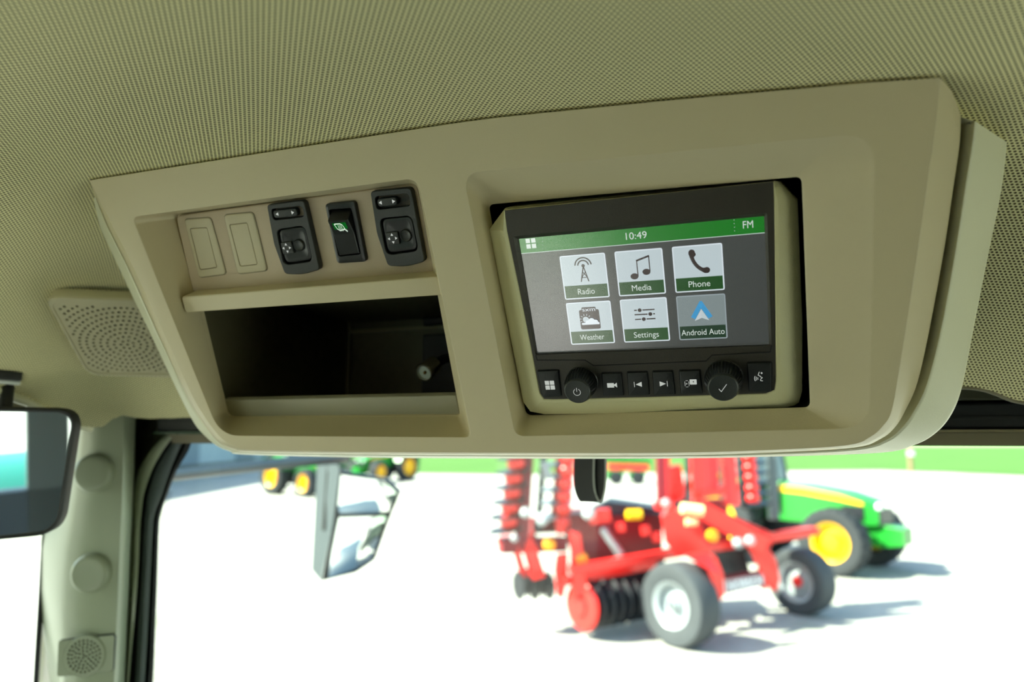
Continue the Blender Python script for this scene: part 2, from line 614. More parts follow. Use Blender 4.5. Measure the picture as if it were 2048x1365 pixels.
# footprint of the console opening behind its face
na, nb = 150, 130
V, Fc, UVs = [], [], []
for i in range(na + 1):
    a = AL + (AR - AL) * i / na
    be = float(np.interp(a, ea, eb))
    for j in range(nb + 1):
        b = BBACK + (be - BBACK) * (j / nb)
        V.append(cab(a, b, head_z(a, b)))
        UVs.append((a, b))
# arc-length texture coordinates so that the knit does not stretch where the surface falls away
Vn = np.array([[p.x, p.y, p.z] for p in V]).reshape(na + 1, nb + 1, 3)
sa = np.zeros((na + 1, nb + 1)); sb_ = np.zeros((na + 1, nb + 1))
sa[1:] = np.cumsum(np.linalg.norm(np.diff(Vn, axis=0)[:, :, [0, 1, 2]], axis=2), axis=0)
sb_[:, 1:] = np.cumsum(np.linalg.norm(np.diff(Vn, axis=1), axis=2), axis=1)
j0 = int(nb * 0.75)
sa = sa[:, j0:j0 + 1] * np.ones((1, nb + 1))
CUT_B = BTOP + 0.05
BIN_AL = to_cab(MC @ uvw(420, 700, -0.030))[0] - 0.012
for i in range(na):
    for j in range(nb):
        a = AL + (AR - AL) * (i + 0.5) / na
        b = UVs[i * (nb + 1) + j][1]
        if BIN_AL - 0.004 < a < AMAX and b > CUT_B: continue
        k = i * (nb + 1) + j
        Fc.append((k, k + nb + 1, k + nb + 2, k + 1))
me = bpy.data.meshes.new('ceiling')
me.from_pydata([tuple(p) for p in V], [], Fc)
me.materials.append(M['fabric'])
lay = me.uv_layers.new(name='UVMap')
fsa, fsb = sa.reshape(-1), sb_.reshape(-1)
for lp in me.loops:
    lay.data[lp.index].uv = (fsa[lp.vertex_index], fsb[lp.vertex_index])
me.polygons.foreach_set('use_smooth', [True] * len(me.polygons))
ceiling = bpy.data.objects.new('ceiling', me)
COL.objects.link(ceiling)
structure(ceiling)
MW['ceiling'] = Matrix.Identity(4)
# rolled edge of the headliner beside the console
g = MB()
g.tube(catmull([at_head(x, y) for x, y in EDGE_PX_R], 6), 0.0016, 8)
structure(g.build('trim_1', 'header', smooth=50))
g = MB()
g.tube([cab(AL + 0.002, b, head_z(AL, b) - 0.001) for b in np.linspace(BBACK, float(np.interp(AL, ea, eb)), 40)], 0.005, 10)
structure(g.build('trim_2', 'shell', smooth=50))

# ================================================================== CAB SHELL (roof skin, rails, glass, floor)
BWS = 0.80          # windscreen
ALS = -0.95         # side glass
cabrot = Matrix((AW, BW, Vector((0, 0, 1)))).transposed()
def cabbox(name, a0, a1, b0, b1, z0, z1, m, bevel=0.0):
    q = MB(); q.box(cab((a0 + a1) / 2, (b0 + b1) / 2, (z0 + z1) / 2), (a1 - a0, b1 - b0, z1 - z0), 0, cabrot)
    return structure(q.build(name, m, smooth=0, bevel=bevel))
cabbox('roof', -1.04, 1.04, -1.12, 0.93, 0.36, 0.46, 'roofskin', 0.02)
cabbox('wall_left', -1.0, -0.93, -1.1, 0.9, 0.032, 0.36, 'header')
cabbox('wall_right', 0.96, 1.02, -1.1, 0.9, 0.02, 0.36, 'header')
cabbox('wall_back', -0.93, 0.96, -1.08, -1.0, 0.02, 0.36, 'header')
cabbox('wall_front', -0.93, 0.96, 0.815, 0.90, -0.002, 0.36, 'header')
cabbox('shade_panel_back', -0.05, 0.96, -1.06, -0.98, -1.58, 0.02, 'seat')  # added panel that keeps rear light off the right of the console
cabbox('shade_panel_right', 0.90, 0.97, -1.0, 0.0, -1.58, 0.03, 'seat')  # added panel that cuts side window light on the console face
cabbox('trim_12', -0.57, -0.47, -1.05, -1.0, -0.62, 0.02, 'sealgrey')
cabbox('mirror_dark_band', -0.93, -0.45, -1.05, -1.0, -0.62, -0.44, 'navygrey')  # added dark band for the lower edge of the rear view mirror image
cabbox('floor', -0.95, 0.95, -0.80, 0.75, -1.66, -1.58, 'floor')
def pane(name, corners):
    q = MB(); c = [Vector(p) for p in corners]
    n = (c[1] - c[0]).cross(c[2] - c[1]).normalized() * 0.005
    q.loft([c, [p + n for p in c]], cap0=True, cap1=True)
    return structure(q.build(name, 'glass', smooth=0))
pane('window_1', [cab(-0.88, BWS, 0.0), cab(0.95, BWS, 0.0), cab(0.95, BWS, -1.55), cab(-0.88, BWS, -1.55)])
pane('window_2', [cab(ALS, 0.78, 0.03), cab(ALS, -1.02, 0.03), cab(ALS, -1.02, -1.55), cab(ALS, 0.78, -1.55)])
pane('window_3', [cab(0.98, BWS, 0.02), cab(0.98, -1.02, 0.02), cab(0.98, -1.02, -1.55), cab(0.98, BWS, -1.55)])
pane('window_4', [cab(-0.93, -1.03, 0.02), cab(0.96, -1.03, 0.02), cab(0.96, -1.03, -1.4), cab(-0.93, -1.03, -1.4)])

# header above the windscreen: dark lining, roller-blind cassette, lower rail
def hbar(q, b0, b1, z0, z1, a0, a1, mi=0):
    q.box(cab((a0 + a1) / 2, (b0 + b1) / 2, (z0 + z1) / 2), (a1 - a0, b1 - b0, z1 - z0), mi, cabrot)
a_end = to_cab(at_b(312, 850, 0.745))[0]
cas = thing('sunshade_cassette', 'black roller sunshade cassette across the top of the windscreen', 'sunshade', cab(0.2, 0.76, 0.006))
q = MB(); hbar(q, 0.745, 0.785, 0.0075, 0.0315, a_end, 0.93); q.build('cassette_body', 'rubber', cas, True, bevel=0.003)
q = MB(); hbar(q, 0.7435, 0.752, 0.016, 0.0185, a_end + 0.004, 0.93); q.build('cassette_ridge', 'black', cas, True)
q = MB(); hbar(q, 0.742, 0.75, 0.0045, 0.0072, a_end, 0.05); q.build('blind_bar', 'greenstrip', cas, True)
q = MB(); hbar(q, 0.742, 0.75, 0.0045, 0.0068, 0.05, 0.93); q.build('chrome_strip', 'chrome', cas, True)
q = MB(); hbar(q, 0.752, 0.80, -0.0075, 0.004, a_end + 0.02, 0.94); hbar(q, 0.748, 0.80, 0.0005, 0.004, a_end + 0.02, 0.94)
structure(q.build('trim_3', 'header', smooth=0))
q = MB(); hbar(q, 0.715, 0.735, 0.0325, 0.075, 0.02, 0.93)
structure(q.build('trim_14', 'darkhead', smooth=0))
q = MB(); hbar(q, 0.79, 0.812, 0.0, 0.30, -0.93, 0.95)
structure(q.build('trim_4', 'darkhead', smooth=0))

# ================================================================== OVERHEAD CONSOLE
console = thing('overhead_console', 'beige plastic overhead console with switches, open bin and radio recess', 'console', mtx=MC)

F0 = TOP_PX + [(1868, 260), (1853, 366), (1835, 495), (1812, 647), (1797, 741), (1782, 823), (1765, 852), (1740, 874), (1694, 891),
     (1548, 900), (1330, 906), (1000, 906), (700, 904), (503, 900), (473, 894), (452, 884), (433, 866), (411, 836), (383, 788), (329, 669), (267, 534), (219, 439)]
FM = [(179, 360), (370, 330), (560, 300), (760, 269), (960, 239), (1150, 219), (1350, 199), (1600, 177), (1760, 163), (1904, 183), (1896, 272), (1881, 372), (1862, 499), (1836, 653), (1817, 753), (1798, 823), (1779, 855), (1752, 877), (1702, 894),
     (1548, 903.5), (1330, 909.5), (1000, 909.5), (700, 907.5), (503, 903.5), (471, 898), (448, 888), (429, 870), (406, 839), (378, 791), (323, 671), (262, 536), (215, 441)]
F1 = [(178, 360), (370, 330), (560, 300), (760, 269), (960, 239), (1150, 219), (1350, 199), (1600, 177), (1761, 163), (1922, 231), (1919, 290), (1906, 380), (1888, 501), (1859, 659), (1835, 765), (1812, 819), (1791, 854), (1762, 878), (1708, 896),
     (1548, 905.5), (1330, 911.5), (1000, 911.5), (700, 909.5), (503, 905.5), (469, 901), (445, 891), (425, 873), (402, 841), (374, 794), (319, 673), (258, 538), (212, 443)]
assert len(F0) == len(FM) == len(F1)

def dens(keys, w, n=5, corner=(0, 9)):
    """closed pixel outline -> smooth loop on the plane at height w, the same count for every outline"""
    P = [Vector(uv(x, y, w)) for x, y in keys]
    N = len(P); out = []
    for i in range(N):
        p1, p2 = P[i], P[(i + 1) % N]
        p0 = P[i - 1] if i not in corner else p1
        p3 = P[(i + 2) % N] if (i + 1) % N not in corner else p2
        for k in range(n):
            t = k / n
            q_ = 0.5 * ((2 * p1) + (p2 - p0) * t + (2 * p0 - 5 * p1 + 4 * p2 - p3) * t * t + (3 * p1 - p0 - 3 * p2 + p3) * t ** 3)
            out.append((q_.x, q_.y))
    return out
def lift(lp, w): return [(x, y, w) for x, y in lp]
def dens3(keys, ws, n=5, corner=(0, 9)):
    P = [Vector((*uv(x, y, w), w)) for (x, y), w in zip(keys, ws)]
    N = len(P); out = []
    for i in range(N):
        p1, p2 = P[i], P[(i + 1) % N]
        p0 = P[i - 1] if i not in corner else p1
        p3 = P[(i + 2) % N] if (i + 1) % N not in corner else p2
        for k in range(n):
            t = k / n
            q_ = 0.5 * ((2 * p1) + (p2 - p0) * t + (2 * p0 - 5 * p1 + 4 * p2 - p3) * t * t + (3 * p1 - p0 - 3 * p2 + p3) * t ** 3)
            out.append(tuple(q_))
    return out

L0 = dens(F0, 0.0)
RW = [0.0] * 9 + [1, 1, 1, 1, 1, 0.9, 0.7, 0.5, 0.3, 0.12] + [0.0] * 13      # how far the right flank falls away
L1 = dens(F1, -0.010)
Lr = dens3([(a[0] + (b[0] - a[0]) * 0.10, a[1] + (b[1] - a[1]) * 0.10) for a, b in zip(F0, FM)], [-0.0004 - 0.0007 * r_ for r_ in RW])
Lm3 = dens3(FM, [-0.0035 - 0.0100 * r_ for r_ in RW])
L13 = dens3(F1, [-0.010 - 0.0170 * r_ for r_ in RW])
# recess rims on the face and their floors
RA = rounded([uv(263, 434), uv(836, 355), uv(944, 876), uv(440, 872)], [0.006, 0.010, 0.006, 0.022], 8)
RA1 = rounded([uv(262.5, 433.5, .0), uv(836.5, 354.5, .0), uv(944.5, 876.5, .0), uv(439, 872.5, .0)], [0.006, 0.010, 0.006, 0.022], 8)
WA = -0.030
RB = rounded([uv(353, 429, WA), uv(833, 368, WA), uv(920, 833, WA), uv(453, 837, WA)], [0.004, 0.005, 0.004, 0.007], 8)
RC = rounded([uv(925, 344), uv(1755, 262), uv(1742, 858), uv(1030, 874)], [0.012, 0.020, 0.020, 0.008], 8)
WC = -0.021
WCR = -0.009
RD = rounded([uv(977, 410, WC), uv(1603, 354, WCR), uv(1620, 816, WCR), uv(1052, 832, WC)], [0.004, 0.004, 0.004, 0.005], 8)
RDx0, RDx1 = min(p[0] for p in RD), max(p[0] for p in RD)
def rdw(x): return WC + (WCR - WC) * (x - RDx0) / (RDx1 - RDx0)

q = MB()
vs2, fs2 = tri_holes(L0, [RA, RC])
q.add(lift(vs2, 0.0), fs2)
q.loft([lift(L0, 0.0), Lr, Lm3, L13, lift(inset(L1, 0.004), -0.036)])
def rim(o, i, w_in, r=0.0022, inner=None, soft=0.5):
    """rounded rim from the face down a sloping wall to the recess floor"""
    oi = [(a[0] + (b[0] - a[0]) * 0.05, a[1] + (b[1] - a[1]) * 0.05) for a, b in zip(o, i)]
    return [lift(o, 0.0), [(x, y, -0.0007) for x, y in oi],
            [(a[0] + (b[0] - a[0]) * 0.12, a[1] + (b[1] - a[1]) * 0.12, w_in * 0.12 - 0.0004) for a, b in zip(o, i)],
            [(a[0] + (b[0] - a[0]) * 0.55, a[1] + (b[1] - a[1]) * 0.55, w_in * 0.58) for a, b in zip(o, i)],
            [(a[0] + (b[0] - a[0]) * 0.97, a[1] + (b[1] - a[1]) * 0.97, w_in * 0.98) for a, b in zip(o, i)],
            lift(i, w_in - 0.0008)]
q.loft(rim(RA, RB, WA))
def rim_w(o, i):
    def pt(a, b, t, f, e): return (a[0] + (b[0] - a[0]) * t, a[1] + (b[1] - a[1]) * t, rdw(b[0]) * f - e)
    return [lift(o, 0.0)] + [[pt(a, b, t, f, e) for a, b in zip(o, i)] for t, f, e in ((0.05, 0, 0.0005), (0.12, 0.12, 0.0004), (0.55, 0.58, 0), (0.97, 0.98, 0), (1.0, 1.0, 0.0008))]
q.loft(rim_w(RC, RD))
fo = q.build('fascia', 'fascia', console, smooth=75)
wm = fo.modifiers.new('normals', 'WEIGHTED_NORMAL'); wm.keep_sharp = True; wm.weight = 100

# outer shell behind the face, with the broad flank on the right
S0 = [(183, 372), (372, 340), (562, 310), (762, 280), (960, 250), (1150, 230), (1350, 210), (1600, 190), (1800, 200), (1950, 243), (1944, 292), (1931, 372), (1911, 501), (1882, 659), (1853, 771), (1826, 826), (1804, 856), (1772, 881), (1712, 898),
     (1548, 907), (1330, 911), (1000, 911), (700, 909), (500, 905), (467, 900), (444, 890), (424, 872), (402, 841), (374, 795), (318, 675), (257, 540), (208, 440)]
S1 = [(180, 396), (374, 350), (564, 320), (764, 290), (960, 260), (1150, 240), (1350, 220), (1600, 200), (1830, 210), (2014, 285), (2009, 335), (1999, 401), (1970, 542), (1947, 659), (1923, 779), (1899, 836), (1866, 871), (1827, 891), (1762, 906),
     (1548, 913.5), (1330, 917.5), (1000, 917.5), (700, 915), (490, 909.5), (460, 903), (434, 892), (411, 873), (388, 846), (356, 784), (302, 670), (244, 549), (194, 440)]
assert len(S0) == len(S1) == len(F0)
q = MB()
K0 = dens(S0, -0.026); K1 = dens(S1, -0.058)
def mixl(a, b, t): return [(p[0] + (r[0] - p[0]) * t, p[1] + (r[1] - p[1]) * t) for p, r in zip(a, b)]
q.loft([lift(inset(K0, 0.005), -0.044), lift(inset(K0, 0.001), -0.030), lift(K0, -0.0262), lift(mixl(K0, K1, 0.06), -0.0264),
        lift(mixl(K0, K1, 0.94), -0.0555), lift(K1, -0.058), lift(inset(K1, 0.002), -0.070)])
fo = q.build('rear_shell', 'shell', console, smooth=60)
wm = fo.modifiers.new('normals', 'WEIGHTED_NORMAL'); wm.keep_sharp = True; wm.weight = 100
q = MB()
q.loft([lift(inset(L1, 0.004), -0.034), lift(inset(K0, 0.002), -0.040)])
q.build('shadow_gap', 'header', console, smooth=28)  # shadow gap between face and shell, its shade put into darker olive

# floor of the left recess: switch plate above, bin opening below
PW = -0.0265
plate_out = rounded([uv(351, 432, PW), uv(833, 366, PW), uv(877, 549, PW), uv(385, 584, PW)], [0.006, 0.003, 0.001, 0.001], 6)
q = MB(); q.prism(plate_out, -0.040, PW, bevel=0.0012)
q.build('switch_plate', 'plate', console, smooth=30)
# bin opening
BO = rounded([uv(392, 585, WA), uv(884, 548, WA), uv(919, 832, WA), uv(453, 837, WA)], [0.001, 0.001, 0.004, 0.007], 6)
# the bin itself stands upright in the cab: level floor, upright back wall
aL = to_cab(MC @ uvw(420, 700, WA))[0] - 0.012; aR = to_cab(MC @ uvw(905, 720, WA))[0] + 0.02
zB = to_cab(MC @ uvw(690, 838, WA))[2] + 0.001; zT = to_cab(MC @ uvw(640, 580, WA))[2] + 0.02
dcor = ray(697, 690); tcor = aL / dcor.dot(AW)
bBk = (dcor * tcor).dot(BW)
bF = to_cab(MC @ uvw(690, 838, WA))[1] + 0.012
bF2 = to_cab(MC @ uvw(640, 580, WA))[1] + 0.012
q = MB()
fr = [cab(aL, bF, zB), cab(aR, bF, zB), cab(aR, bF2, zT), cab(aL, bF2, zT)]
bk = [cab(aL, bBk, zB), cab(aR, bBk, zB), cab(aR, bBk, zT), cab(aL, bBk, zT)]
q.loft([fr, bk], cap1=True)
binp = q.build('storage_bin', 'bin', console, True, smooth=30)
# rim wall between recess floor and bin
q = MB(); q.plate([p for p in RB], [[p for p in BO]], WA - 0.004, WA - 0.0006)
q.build('recess_floor', 'fascia', console, smooth=30)
# ribs and panels on the bin's back wall
zm = (at_b(800, 660, bBk).z) - EYE.z
def bbox_(name, a0, a1, z0, z1, d, m, bev=0.0):
    q = MB(); q.box(cab((a0 + a1) / 2, bBk - d / 2, (z0 + z1) / 2), (a1 - a0, d, z1 - z0), 0, cabrot)
    return q.build(name, m, binp, True, bevel=bev)
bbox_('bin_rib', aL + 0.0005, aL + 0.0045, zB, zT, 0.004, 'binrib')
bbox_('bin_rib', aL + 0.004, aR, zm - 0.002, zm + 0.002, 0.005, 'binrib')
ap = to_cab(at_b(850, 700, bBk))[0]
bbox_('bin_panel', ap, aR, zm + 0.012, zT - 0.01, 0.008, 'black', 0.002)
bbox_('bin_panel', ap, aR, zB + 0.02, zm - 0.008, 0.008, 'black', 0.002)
# grey lip along the bottom of the bin opening
q = MB()
lipo = rounded([uv(449, 799, -0.036), uv(914, 789, -0.036), uv(919, 831, -0.0325), uv(454, 836, -0.0325)], [0.001, 0.001, 0.003, 0.006], 6)
q.prism(lipo, -0.040, -0.0335, bevel=0.0008)
q.build('bin_lip', 'lip', console, smooth=30)
# shelf bar between switches and bin
SW = -0.010
bar = rounded([uv(362, 594, SW), uv(876, 553, SW), uv(884, 591, SW), uv(371, 626, SW)], 0.0028, 4)
q = MB(); q.prism(bar, -0.036, SW, bevel=0.0010)
q.build('shelf_bar', 'fascia', console, smooth=30)
# dark cavity behind the radio
q = MB()
RDb = inset(RD, -0.004)
q.loft([[(x, y, rdw(x) - 0.0006) for x, y in RD], [(x, y, rdw(x) - 0.003) for x, y in inset(RD, -0.002)], lift(RDb, -0.10)], cap1=True)
q.build('radio_cavity', 'void', console, smooth=30)
q = MB()
c = uv(1611, 768, -0.03)
q.lathe((c[0] - 0.002, c[1], -0.045), (0, 0, 1), [(0.0032, 0), (0.0032, 0.012), (0.0018, 0.012), (0.0018, 0.006)], 16)
q.build('screw', 'black', console)

# ------------------------------------------------------------------ switches
def local_pts(pxs, w, c):
    return [(uv(x, y, w)[0] - c[0], uv(x, y, w)[1] - c[1]) for x, y in pxs]

def blank(label, outer_px, inner_px):
    c = uv(sum(p[0] for p in outer_px) / 4, sum(p[1] for p in outer_px) / 4, PW)
    t = thing('blank_switch_cover', label, 'switch cover', mtx=console_mtx((c[0], c[1], PW)), group='blank covers on the switch plate')
    o = rounded(local_pts(outer_px, PW, c), 0.0032, 6); i = rounded(local_pts(inner_px, PW, c), 0.0022, 6)
    q = MB()
    q.loft([lift(o, -0.003), lift(o, 0.0006), lift(inset(o, 0.0004), 0.0012), lift(inset(o, 0.0009), 0.0014)])
    vs_, fs_ = tri_holes(inset(o, 0.0009), [i]); q.add(lift(vs_, 0.0014), fs_)
    q.loft([lift(i, 0.0014), lift(inset(i, 0.0002), 0.0004)])
    q.build('surround', 'blank', t, smooth=30)
    q = MB(); q.plate(inset(o, -0.0006), [o], -0.001, 0.0002, back=False); q.build('joint', 'header', t, smooth=0)
    q = MB(); q.prism(inset(i, 0.0006), -0.001, 0.0014, bevel=0.0005)
    q.build('centre_panel', 'blank', t, smooth=30)
    return t
blank('plain beige blank cover at the outer end of the switch row', [(370, 439), (422, 435), (453, 548), (399, 555)], [(381, 456), (416.5, 453.5), (437, 535), (402, 540)])
blank('plain beige blank cover next to the first black mirror switch', [(449, 430), (507, 424.5), (535.5, 541), (477, 548)], [(460, 448), (497, 444), (518, 529), (482, 533)])

def tri_mark(q, cx, cy, s, ang, w, mi):
    pts = [(cx + s * math.cos(ang + k * 2 * PI / 3), cy + s * math.sin(ang + k * 2 * PI / 3), w) for k in range(3)]
    q.add(pts, [(0, 1, 2)], mi)

def mirror_switch(label, out_px, slot_px, slide_frac, pad_px, tip):
    c = uv(sum(p[0] for p in out_px) / 4, sum(p[1] for p in out_px) / 4, PW)
    t = thing('mirror_adjust_switch', label, 'switch', mtx=console_mtx((c[0], c[1], PW)), group='mirror adjust switches')
    W = 0.0052
    P = local_pts(out_px, PW + W, c)
    tl, tr, br, bl = [Vector(p) for p in P]
    mid = (bl + br) / 2 + (Vector((0, -1)) * 0.0022)
    lm = tl * 0.45 + bl * 0.55 + Vector((-0.0022, 0))
    o = rounded([tl, tr, br, mid, bl + Vector((0.001, 0)), lm], [0.003, 0.004, 0.004, 0.05, 0.004, 0.03], 8)
    slot = rounded(local_pts(slot_px, PW + W, c), 0.0036, 10)
    pad = rounded(local_pts(pad_px, PW + W, c), 0.0058, 10)
    q = MB()
    oi = inset(o, 0.0007)
    vs_, fs_ = tri_holes(oi, [slot, pad]); q.add(lift(vs_, W), fs_)
    q.loft([lift(oi, W), lift(inset(o, 0.0002), W - 0.0003), lift(o, W - 0.0009), lift(o, -0.001)])
    for h in (slot, pad):
        q.loft([lift(h, W), lift(inset(h, 0.0003), W - 0.0004), lift(inset(h, 0.0005), 0.0)], cap1=True)
    q.build('housing', 'switch', t, smooth=30)
    # slider
    xs = [p[0] for p in slot]; ys = [p[1] for p in slot]
    sc = Vector(((min(xs) + max(xs)) / 2, (min(ys) + max(ys)) / 2))
    e0 = (Vector(local_pts([slot_px[0]], PW + W, c)[0]) + Vector(local_pts([slot_px[3]], PW + W, c)[0])) / 2
    e1 = (Vector(local_pts([slot_px[1]], PW + W, c)[0]) + Vector(local_pts([slot_px[2]], PW + W, c)[0])) / 2
    ax = (e1 - e0)
    k0, k1 = e0 + ax * slide_frac[0], e0 + ax * slide_frac[1]
    hw = 0.0030
    nx = ax.normalized(); ny = Vector((-nx.y, nx.x))
    sl = rounded([k0 - ny * hw, k1 - ny * hw, k1 + ny * hw, k0 + ny * hw], 0.0025, 8)
    q = MB(); q.prism(sl, 0.0003, W - 0.0004, 0, bevel=0.0008)
    dm = (k1 - k0) * 0.32
    ctr = (k0 + k1) / 2
    tri_mark(q, (ctr - dm).x, (ctr - dm).y, 0.0016, PI, W - 0.00025, 1)
    tri_mark(q, (ctr + dm).x, (ctr + dm).y, 0.0016, 0, W - 0.00025, 1)
    q.build('slider', ['switch', 'white'], t, smooth=30)
    # four-way pad: glossy concave body, a marked panel and a round dimple
    q = MB()
    pi1 = inset(pad, 0.0006)
    cc = Vector((sum(p[0] for p in pad) / len(pad), sum(p[1] for p in pad) / len(pad)))
    def shr(k): return [(cc.x + (p[0] - cc.x) * k, cc.y + (p[1] - cc.y) * k) for p in pi1]
    q.loft([lift(pi1, 0.0002), lift(pi1, 0.0026), lift(shr(0.9), 0.0036), lift(shr(0.7), 0.0030), lift(shr(0.4), 0.0024), lift(shr(0.05), 0.0022)], cap1=True)
    pb = q.build('rocker_pad', 'switch2', t, smooth=60)
    T = Vector(local_pts([tip], PW + W, c)[0])
    q = MB(); q.prism(rrect(T.x, T.y, 0.0098, 0.0094, 0.0008), 0.001, 0.0042, 0, bevel=0.0006)
    for ang in (0, PI / 2, PI, -PI / 2):
        tri_mark(q, T.x + 0.0027 * math.cos(ang), T.y + 0.0027 * math.sin(ang), 0.00125, ang, 0.0043, 1)
    q.build('direction_panel', ['switch', 'white'], pb, smooth=30)
    q = MB(); D = Vector((T.x + 0.0105, T.y + 0.0010))
    q.lathe((D.x, D.y, 0.0018), (0, 0, 1), [(0.0047, 0), (0.0046, 0.0018), (0.0040, 0.0022), (0.0030, 0.0016), (0.0015, 0.0012), (0.0002, 0.0011)], 24)
    q.build('thumb_dimple', 'switch', pb, smooth=60)
    return t
mirror_switch('black mirror switch with arrow pad between blank cover and heated mirror switch',
              [(533, 410), (608, 400), (640, 540), (567, 549)], [(541, 418), (605, 411), (609, 435), (545, 442)], (0.05, 0.78),
              [(551, 459), (610, 450), (626, 524), (566, 532)], (572, 497))
mirror_switch('black mirror switch with arrow pad at the radio end of the switch row',
              [(740, 383), (822, 375), (850, 524), (773, 533)], [(748, 393), (818, 386), (822, 413), (752, 421)], (0.06, 0.62),
              [(757, 437), (824, 430), (838, 503), (772, 512)], (784, 478))

# heated mirror rocker
out_px = [(649, 408), (709, 402), (733, 524), (674, 528)]
c = uv(sum(p[0] for p in out_px) / 4, sum(p[1] for p in out_px) / 4, PW)
t = thing('heated_mirror_switch', 'black rocker switch with green lit mirror-heating symbol', 'switch', mtx=console_mtx((c[0], c[1], PW)))
W = 0.0035
o = rounded(local_pts(out_px, PW + W, c), 0.0032, 8)
hole_px = [(657, 419), (702, 415), (722, 509), (677, 514)]
h = rounded(local_pts(hole_px, PW + W, c), 0.0022, 6)
q = MB()
oi = inset(o, 0.0008)
vs_, fs_ = tri_holes(oi, [h]); q.add(lift(vs_, W), fs_)
q.loft([lift(oi, W), lift(inset(o, 0.0002), W - 0.0003), lift(o, W - 0.001), lift(o, -0.001)])
q.loft([lift(h, W), lift(inset(h, 0.0004), W - 0.0008), lift(inset(h, 0.0004), 0.0003)], cap1=True)
q.build('housing', 'switch2', t, smooth=30)
# rocker: lower half flush, upper half tipped out with a ridge in the middle
hp = [Vector(p) for p in local_pts(hole_px, PW + W, c)]
hl0, hr0, hr1, hl1 = hp
def across(s, inx=0.0010):
    l = hl0.lerp(hl1, s); r = hr0.lerp(hr1, s); d = (r - l).normalized() * inx
    return l + d, r - d
prof = [(0.02, 0.0), (0.05, 0.0012), (0.19, 0.0092), (0.22, 0.0098), (0.25, 0.0095), (0.51, 0.0056), (0.54, 0.0052), (0.93, 0.0044), (0.97, 0.0038), (0.98, 0.0)]
q = MB()
top, bot = [], []
loops = []
for s, w in prof:
    l, r = across(s)
    loops.append([(l.x, l.y, 0.0), (l.x, l.y, w - 0.0006 if w > 0 else w), (l.x + 0.0006, l.y, w), (r.x - 0.0006, r.y, w), (r.x, r.y, w - 0.0006 if w > 0 else w), (r.x, r.y, 0.0)])
q.loft(loops, 0, False)
rk = q.build('rocker', 'switch2', t, smooth=30)
# lit legend on the sloping part, between s = .40 and .55
def onrk(x, s):
    l, r = across(s); p = l.lerp(r, x)
    ww = np.interp(s, [a for a, b in prof], [b for a, b in prof])
    return (p.x, p.y, ww + 0.00025)
M['legend'] = glow('green_legend_window', (10, 120, 36), 0.55)
M['legendw'] = glow('lit_legend_print', (225, 250, 225), 0.85)
q = MB()
q.add([onrk(0.18, 0.265), onrk(0.84, 0.265), onrk(0.84, 0.4098), onrk(0.18, 0.4098)], [(0, 1, 2, 3)], 0)
def strip(pts, th, mi, close=False):
    P = [Vector(p) for p in pts]; n = len(P)
    for i in range(n if close else n - 1):
        a, b = P[i], P[(i + 1) % n]; d = (b - a).normalized(); s = Vector((-d.y, d.x)) * th
        e = d * th * 0.6
        ps = [a - e + s, b + e + s, b + e - s, a - e - s]
        q.add([(lambda z: (z[0], z[1], z[2] + 0.00015))(onrk(p.x, p.y)) for p in ps], [(0, 1, 2, 3)], mi)
ol = [(0.27, 0.2972), (0.32, 0.2859), (0.56, 0.2891), (0.64, 0.3213), (0.68, 0.3937), (0.62, 0.4258), (0.42, 0.4371), (0.33, 0.4017)]
strip(ol, 0.012, 1, True)
for xx in (0.42, 0.49, 0.56):
    strip([(xx, 0.3213), (xx + 0.015, 0.3567), (xx - 0.005, 0.3824), (xx + 0.015, 0.4146), (xx, 0.4532)], 0.009, 1)
strip([(0.66, 0.413), (0.75, 0.466)], 0.02, 1)
q.build('lit_legend', ['legend', 'legendw'], rk, smooth=0)

# ------------------------------------------------------------------ aerial lead in the bin
CW = -0.085
c = uv(853, 745, CW)
t = thing('coaxial_connector', 'small bright metal aerial connector with white core inside the bin', 'connector', mtx=console_mtx((c[0], c[1], CW)) @ Matrix.Scale(1.35, 4))
q = MB(); q.lathe((0, 0, -0.012), (-0.1, 0, 1), [(0.0060, 0), (0.0060, 0.010), (0.0066, 0.0105), (0.0066, 0.0125), (0.0058, 0.0135), (0.0050, 0.0135), (0.0048, 0.0120), (0.0046, 0.006)], 28, 0, True, False)
sh = q.build('collar', 'chrome', t, smooth=40)
q = MB(); q.lathe((0.0, 0, -0.012), (-0.1, 0, 1), [(0.0047, 0.0), (0.0047, 0.0118), (0.0012, 0.0118), (0.0012, 0.0100)], 24); q.build('insulator', 'teflon', t)
q = MB(); q.lathe((-0.0011, -0.0004, -0.002), (-0.1, 0, 1), [(0.0009, 0.0), (0.0009, 0.0025), (0.0003, 0.0030)], 12); q.build('centre_pin', 'brass', t)
q = MB(); q.tube(catmull([(0.0, 0, -0.011), (0.004, 0.0, -0.022), (0.018, -0.002, -0.030), (0.030, -0.012, -0.036), (0.034, -0.030, -0.044), (0.030, -0.047, -0.06)], 6), 0.0034, 10); q.build('cable', 'rubber', t)

